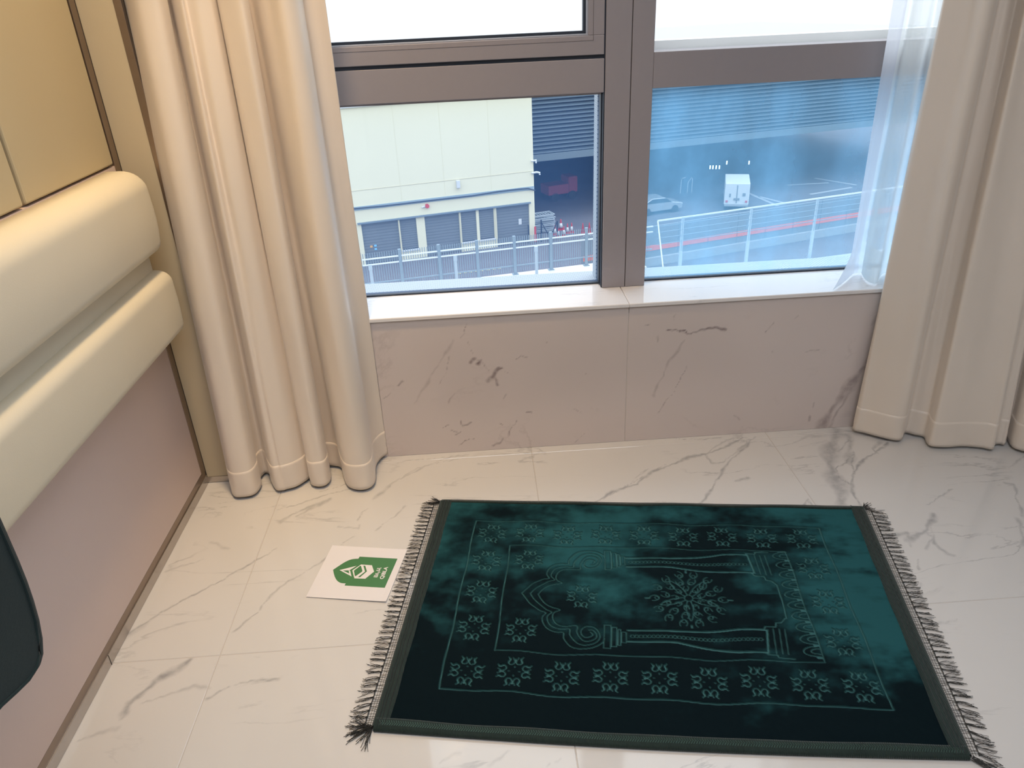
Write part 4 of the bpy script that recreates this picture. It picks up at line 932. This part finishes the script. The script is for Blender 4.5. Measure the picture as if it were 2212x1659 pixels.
lampm = pmat('bay_lamp', (.9, .95, 1), .5); lampm.node_tree.nodes['Principled BSDF'].inputs['Emission Color'].default_value = (.9, .97, 1, 1); lampm.node_tree.nodes['Principled BSDF'].inputs['Emission Strength'].default_value = 2.0
# louvred building behind
def at(px, py, Y): d = ray(px, py); t = Y / d[1]; return np.array([0, 0, CAM_H]) + t * d
L0 = at(1156, 348, 62.0); L1 = at(1877, 272, 1.0); r1 = ray(1877, 272); t1 = (L0[2] - CAM_H) / r1[2]; L1 = np.array([0, 0, CAM_H]) + t1 * r1
dL = (L1[:2] - L0[:2]); lenL = np.linalg.norm(dL); dL /= lenL; rotL = math.atan2(dL[1], dL[0])
lb = empty('louvred_building', (L0[0], L0[1], ZG), rotL, label='dark blue grey louvred building over an open loading bay, behind the fence', cat='building')
xa, xb = -20.0, lenL + 14; zl = L0[2] - ZG
lm = pmat('louvre_metal', (.11, .145, .17), .5)
lo_src = MB().add([(xa, 0, 0), (xb, 0, 0), (xb, .26, .19), (xa, .26, .19), (xa, .02, -.02), (xb, .02, -.02), (xb, .28, .17), (xa, .28, .17)], [(0, 1, 2, 3), (7, 6, 5, 4), (0, 4, 5, 1), (2, 6, 7, 3), (0, 3, 7, 4), (1, 5, 6, 2)]).build('louvre_slat', lm, lb)
lo_src.location = (0, -.30, zl + .62)
for k in range(1, 22): inst('louvre_slat', lo_src, lb, (0, -.30, zl + .62 + .315 * k))
MB().box(xa, xb, .30, .6, zl, zl + 7.6).build('backing_wall', pmat('bay_backing', (.045, .055, .07), .8), lb)
MB().box(xa, xb, -.35, .35, zl, zl + .55).build('edge_beam', pmat('beam_paint', (.14, .18, .20), .6), lb)
MB().box(xa, xb, .3, 40, zl + .2, zl + .5).build('bay_ceiling', dark, lb)
MB().box(xa, xb, 38, 38.4, 0, zl).build('bay_back_wall', pmat('bay_wall', (.06, .07, .09), .9), lb)
MB().box(xa, xb, .6, 40, zl + 7.3, zl + 7.6).build('roof', conc, lb)
for x in (-6.5, 50.0): MB().box(x, x + .6, 6, 6.6, 0, zl).build('column', pmat('column_paint', (.12, .13, .14), .8), lb)
for k, px in enumerate((1534, 1540, 1547, 1554, 1570, 1618)):
    p = at(px, 362 - (10 if k > 3 else 0) , 78); d = p[:2] - L0[:2]; lx = d @ dL; ly = d @ np.array([-dL[1], dL[0]])
    MB().box(lx - .06, lx + .06, ly - .03, ly + .03, p[2] - ZG - .15, p[2] - ZG + .22).build('bay_light', lampm, lb)

# retaining wall, picket fence
ZF = CAM_H - 10.0
_d = np.array([4.72 + 4.6, 29.65 - 27.8]); _d /= np.linalg.norm(_d); fa = np.array([-4.6, 27.8]) - _d * 2.2; fb = np.array([4.72, 29.65]) + _d * 2.55
dF = fb - fa; lF = np.linalg.norm(dF); dF /= lF; rotF = math.atan2(dF[1], dF[0])
rw = empty('retaining_wall', (fa[0], fa[1], ZG), rotF, label='white topped retaining wall carrying the picket fence above the street', cat='wall')
MB().box(-6, lF - .7, -1.0, .12, 0, ZF - ZG - .12).build('wall_body', conc, rw)
MB().box(-6, lF - .7, -1.1, .16, ZF - ZG - .12, ZF - ZG).build('coping', wht, rw)
MB().box(lF - .7, 34, -1.0, 1.2, 0, -10.2 - ZG).build('lower_wall', conc, rw)
fe = empty('picket_fence', (fa[0], fa[1], ZF), rotF, label='grey steel picket fence with round topped posts along the street edge', cat='fence')
pk = MB().box(-.014, .014, -.008, .008, .10, 1.55).build('picket', steel, fe); pk.location = (.05, .03, 0)
nP = int(lF / .092)
for k in range(1, nP): inst('picket', pk, fe, (.05 + .092 * k, .03, 0))
for z in (.36, 1.10, 1.33): MB().box(0, lF, -.03, .03, z - .022, z + .022).build('rail', wht if z > 1 else steel, fe)
pz = MB().box(-.06, .06, -.05, .05, .02, 1.60).box(-.12, .12, -.11, .11, 0, .03).build('fence_post', steel, fe, bev=.01)
pz.location = ((on_z(1202, 587, ZF)[0] - fa[0]), 0, 0); x0 = pz.location.x
for k in (-6, -5, -4, -3, -2, -1, 1, 2, 3): 
    if 0 < x0 + 1.53 * k < lF: inst('fence_post', pz, fe, (x0 + 1.53 * k, 0, 0))
wpst = MB().box(-.055, .055, -.04, .04, -2.5, 1.2).box(-.065, .065, -.05, .05, 1.2, 1.42)
wide = None
rl = empty('railing_posts', (0, 27.6, ZF), 0, label='white flat posts standing just in front of the picket fence', cat='posts')
for px in (795, 982, 1158):
    yy = 26.9 + (px - 795) * .0030; p = at(px, 540, yy)
    if wide is None: wide = wpst.build('flat_post', pmat('pale_post', (.40, .46, .48), .6), rl); wide.location = (p[0], yy - 27.6, 0)
    else: inst('flat_post', wide, rl, (p[0], yy - 27.6, 0))
# railing to the right
ra = np.array([7.61, 30.95]); rb = np.array([17.55, 33.75]); dR = rb - ra; lR = np.linalg.norm(dR) + 6; dR /= np.linalg.norm(dR); rotR = math.atan2(dR[1], dR[0]); ZR = -7.40
ri = empty('wire_railing', (ra[0], ra[1], ZR), rotR, label='white railing with steel posts and thin wires in front of the striped barrier', cat='railing')
MB().box(0, lR, -.03, .03, -.035, .025).build('top_rail', wht, ri)
MB().bar((0, 0, -.01), (-.55, -1.9, -2.4), .05, .05).build('end_brace', wht, ri)
for z in (-.27, -.52, -.78, -1.05): MB().tube([(0, 0, z), (lR, 0, z)], .020, 4).build('wire', bluegrey, ri)
rp = None
for px, py in ((1475, 474), (1623, 454), (1766, 434), (1900, 416)):
    d = ray(px, py); n = np.array([-dR[1], dR[0]]); t = (ra @ n) / (d[:2] @ n); s = float((t * d[:2] - ra) @ dR)
    if rp is None:
        rp = MB().box(-.055, -.022, -.03, .03, -1.75, 0).box(.022, .055, -.03, .03, -1.75, 0).box(-.07, .07, -.04, .04, -2.85, -1.5).build('railing_post', pmat('rail_post_paint', (.42, .47, .50), .6), ri); rp.location = (s, 0, 0)
    else: inst('railing_post', rp, ri, (s, 0, 0))
# striped barrier wall on the street
ba = np.array([11.5, 49.43]); bb_ = np.array([28.45, 54.7]); dB = bb_ - ba; dB /= np.linalg.norm(dB); rotB = math.atan2(dB[1], dB[0])
bw = empty('striped_barrier', (ba[0], ba[1], ZG), rotB, label='grey panelled barrier wall with an orange stripe and white base', cat='barrier')
for k in range(-2, 14):
    MB().box(k * 2.45 + .02, (k + 1) * 2.45 - .02, 0, .12, .55, 2.75).build('barrier_panel', greyp, bw)
    MB().box(k * 2.45 + .02, (k + 1) * 2.45 - .02, -.03, 0, 1.05, 1.42).build('orange_band', orange, bw)
MB().box(-5, 34.5, -.25, .3, 0, .58).build('base_kerb', conc, bw)
MB().box(-5, 34.5, .02, .08, .5, 2.7).build('backing_sheet', greyp, bw)
# road marking
mk = MB()
for k in range(8):
    p = on_z(992 + k * 12.5, 591 - k * 1.55, ZG); mk.bar((p[0] - .12, p[1], ZG + .01), (p[0] + .12, p[1] + .02, ZG + .01), .12, .01)
mk.build('dashed_marking', yel, gnd)
for a, b in (((1640, 425), (1700, 440)), ((1600, 350 + 60), (1680, 445)), ((1700, 400), (1790, 395)), ((1750, 420), (1840, 405)), ((1760, 385), (1850, 400))):
    p = on_z(*a, ZG); q = on_z(*b, ZG); MB().bar((p[0], p[1], ZG + .01), (q[0], q[1], ZG + .01), .35, .01).build('bay_marking', pmat('faint_marking', (.36, .37, .38), .8), gnd)
# stacked steel barriers
brm = pmat('pale_steel', (.42, .47, .50), .5); c = on_z(1168, 512, ZG)
for k in range(13):
    t_ = empty('steel_barrier', (c[0] + .08 + (.08 * math.sin(k * 2.1)), c[1] + 1.5 + .10 * math.cos(k * 1.7), ZG + .02 + k * .115), rot + .06 * math.sin(k * 3.3),
               label=('topmost pale steel barrier of the stack right of the yellow building' if k == 12 else 'lowest pale steel barrier, at the bottom of the stack right of the yellow building' if k == 0 else 'pale steel barrier lying flat in the middle of the stack'), cat='barrier', group='stacked steel barriers')
    MB().box(-1.1, 1.1, -.55, -.47, 0, .07).box(-1.1, 1.1, .47, .55, 0, .07).box(-1.1, -1.02, -.47, .47, 0, .07).box(1.02, 1.1, -.47, .47, 0, .07).build('frame', brm, t_)
    m2 = MB()
    for j in range(9): m2.box(-.98 + j * .235, -.93 + j * .235, -.47, .47, .01, .05)
    m2.build('bars', brm, t_, kind='stuff')
c = on_z(1148, 522, ZG)
bars = empty('folding_barrier', (c[0] + .6, c[1] - .3, ZG), rot, label='dark folding barrier with crossed struts standing before the steel stack', cat='barrier')
MB().box(-.9, -.82, 0, .06, 0, 1.5).box(.15, .25, 0, .08, 0, 1.75).box(1.5, 1.58, 0, .06, .1, 1.5).bar((.25, .03, 1.5), (.9, .03, .25), .06, .06).bar((1.54, .03, 1.5), (.95, .03, .25), .06, .06).bar((-.9, .03, .15), (1.58, .03, .15), .06, .06).build('struts', M['gasket'], bars)
MB().box(-.4, -.25, -.05, .0, .1, 1.3).build('red_white_board', redm, bars, label='red board')
# cones
cone_o = MB().lathe([(.16, .03), (.045, .62), (.03, .70)], 14); bas = MB().box(-.21, .21, -.21, .21, 0, .035)
cones = [(1211.5, 496, ''), (1218, 510, ''), (1226, 504, ''), (1205, 512, ''), (1235, 502, ''), (1199, 507, ''), (1259, 503, ''), (1273, 502, '')]
lab = ['red and white traffic cone farthest back in the cluster', 'red and white traffic cone nearest at the front of the cluster', 'red and white traffic cone just right of the nearest one', 'red and white traffic cone left of the farthest back one',
       'single red and white traffic cone just right of the cluster', 'white sleeved traffic cone leftmost beside the folding barrier', 'red traffic cone, left one of the far right pair', 'red traffic cone, right one of the far right pair']
first = None
band_m = MB().lathe([(.128, .17), (.072, .45)], 14)
for k, (px, py, _) in enumerate(cones):
    p = on_z(px, py, ZG)
    t_ = empty('traffic_cone', (p[0], p[1], ZG), 0, label=lab[k], cat='cone', group='traffic cones beside the steel stack')
    t_.scale = (1.2, 1.2, 1.25) if k == 0 else (.85, .85, 1.15)
    if first is None:
        first = (cone_o.build('cone_body', redm, t_, smooth=True), bas.build('cone_base', redm, t_), MB().lathe([(.146, .15), (.086, .44)], 14).build('white_sleeve', wht, t_, smooth=True))
    else:
        inst('cone_body', first[0], t_); inst('cone_base', first[1], t_)
        if k < 6: inst('white_sleeve', first[2], t_)
# vehicles
def wheel(par, x, y, r=.32):
    MB().tube([(x, y - .1, r), (x, y + .1, r)], r, 16).build('wheel', rub, par)
p = on_z(1445, 463, ZG)
car = empty('parked_car', (p[0] - .9, p[1] + 1.0, ZG), .30, label='silver car parked beyond the railing at the left of the right pane', cat='car')
prof = [(-2.0, .30), (2.05, .28), (2.12, .55), (2.0, .80), (1.1, .95), (.35, 1.38), (-.9, 1.42), (-1.7, 1.0), (-2.05, .9), (-2.1, .5)]
MB().prism(prof, lambda a, b, d: (a, d, b), -.86, .86).build('body', silver, car, bev=.06, seg=3)
MB().prism([(1.02, .97), (.40, 1.33), (-.85, 1.36), (-1.5, 1.02)], lambda a, b, d: (a, d, b), -.875, .875).build('side_glass', cglass, car)
MB().add([(1.14, -.72, .975), (1.14, .72, .975), (.42, .68, 1.385), (.42, -.68, 1.385)], [(0, 1, 2, 3)]).build('windscreen', cglass, car)
for x in (-1.35, 1.35):
    for y in (-.80, .80): wheel(car, x, y)
for y in (-.62, .62): MB().box(2.02, 2.13, y - .18, y + .18, .60, .74).build('headlight', wht, car, bev=.02)
MB().box(2.06, 2.15, -.4, .4, .42, .56).build('grille', rub, car)
p = on_z(1587, 457, ZG)
van = empty('box_truck', (p[0] + .8, p[1] + 2.4, ZG), -.30, label='white box truck seen from behind beyond the railing', cat='truck')
MB().box(-1.02, 1.02, -2.4, 1.4, .55, 2.35).build('cargo_box', wht, van, bev=.05)
MB().box(-.95, .95, 1.4, 2.9, .5, 2.0).build('cab', wht, van, bev=.12)
MB().box(-.98, .98, -2.5, -2.40, .42, .62).build('bumper', conc, van, bev=.02)
MB().box(-.04, .04, -2.43, -2.40, .7, 2.2).build('door_seam', greyp, van)
MB().box(-.24, .24, -2.46, -2.40, .95, 1.12).build('number_plate', greyp, van)
for x in (-.8, .8): MB().box(x - .09, x + .09, -2.45, -2.40, .75, .92).build('tail_light', redm, van)
MB().box(-.62, -.50, -2.44, -2.40, 1.2, 1.5).box(.46, .70, -2.44, -2.40, 1.3, 1.55).build('door_hardware', greyp, van)
for x in (-.85, .85): 
    for y in (-1.7, 2.0): MB().tube([(x - .12, y, .36), (x + .12, y, .36)], .36, 16).build('wheel', rub, van)
p = on_z(1205, 450, ZG)
dimred = pmat('dim_red_paint', (.30, .03, .04), .7)
rt = empty('red_vehicle', (p[0] + .5, p[1] + 3.6, ZG), .35, label='red vehicle dimly seen inside the dark loading bay', cat='vehicle')
MB().box(-1.5, .6, -.9, .9, .6, 1.5).build('box_body', dimred, rt, bev=.08)
MB().box(.6, 1.6, -.85, .85, .6, 2.1).build('cab', dimred, rt, bev=.15)
for x in (-.8, 1.0):
    for y in (-.80, .80): wheel(rt, x, y, .4)
for k, (px, py) in enumerate(((1470, 418), (1490, 416))):
    p = on_z(px, py, ZG)
    t_ = empty('hoop_stand', (p[0], p[1], ZG), .3, label=('left' if k == 0 else 'right') + ' of two pale hoop stands behind the silver car', cat='stand', group='hoop stands in the loading yard')
    MB().tube([(-.02, 0, 0), (0, 0, 1.2), (.08, 0, 1.4), (.45, 0, 1.45)] if k == 0 else [(-.3, 0, 0), (-.25, 0, 1.0), (.1, 0, 1.4), (.2, 0, 1.3), (.2, 0, 0)], .035, 6).build('bent_tube', wht, t_)
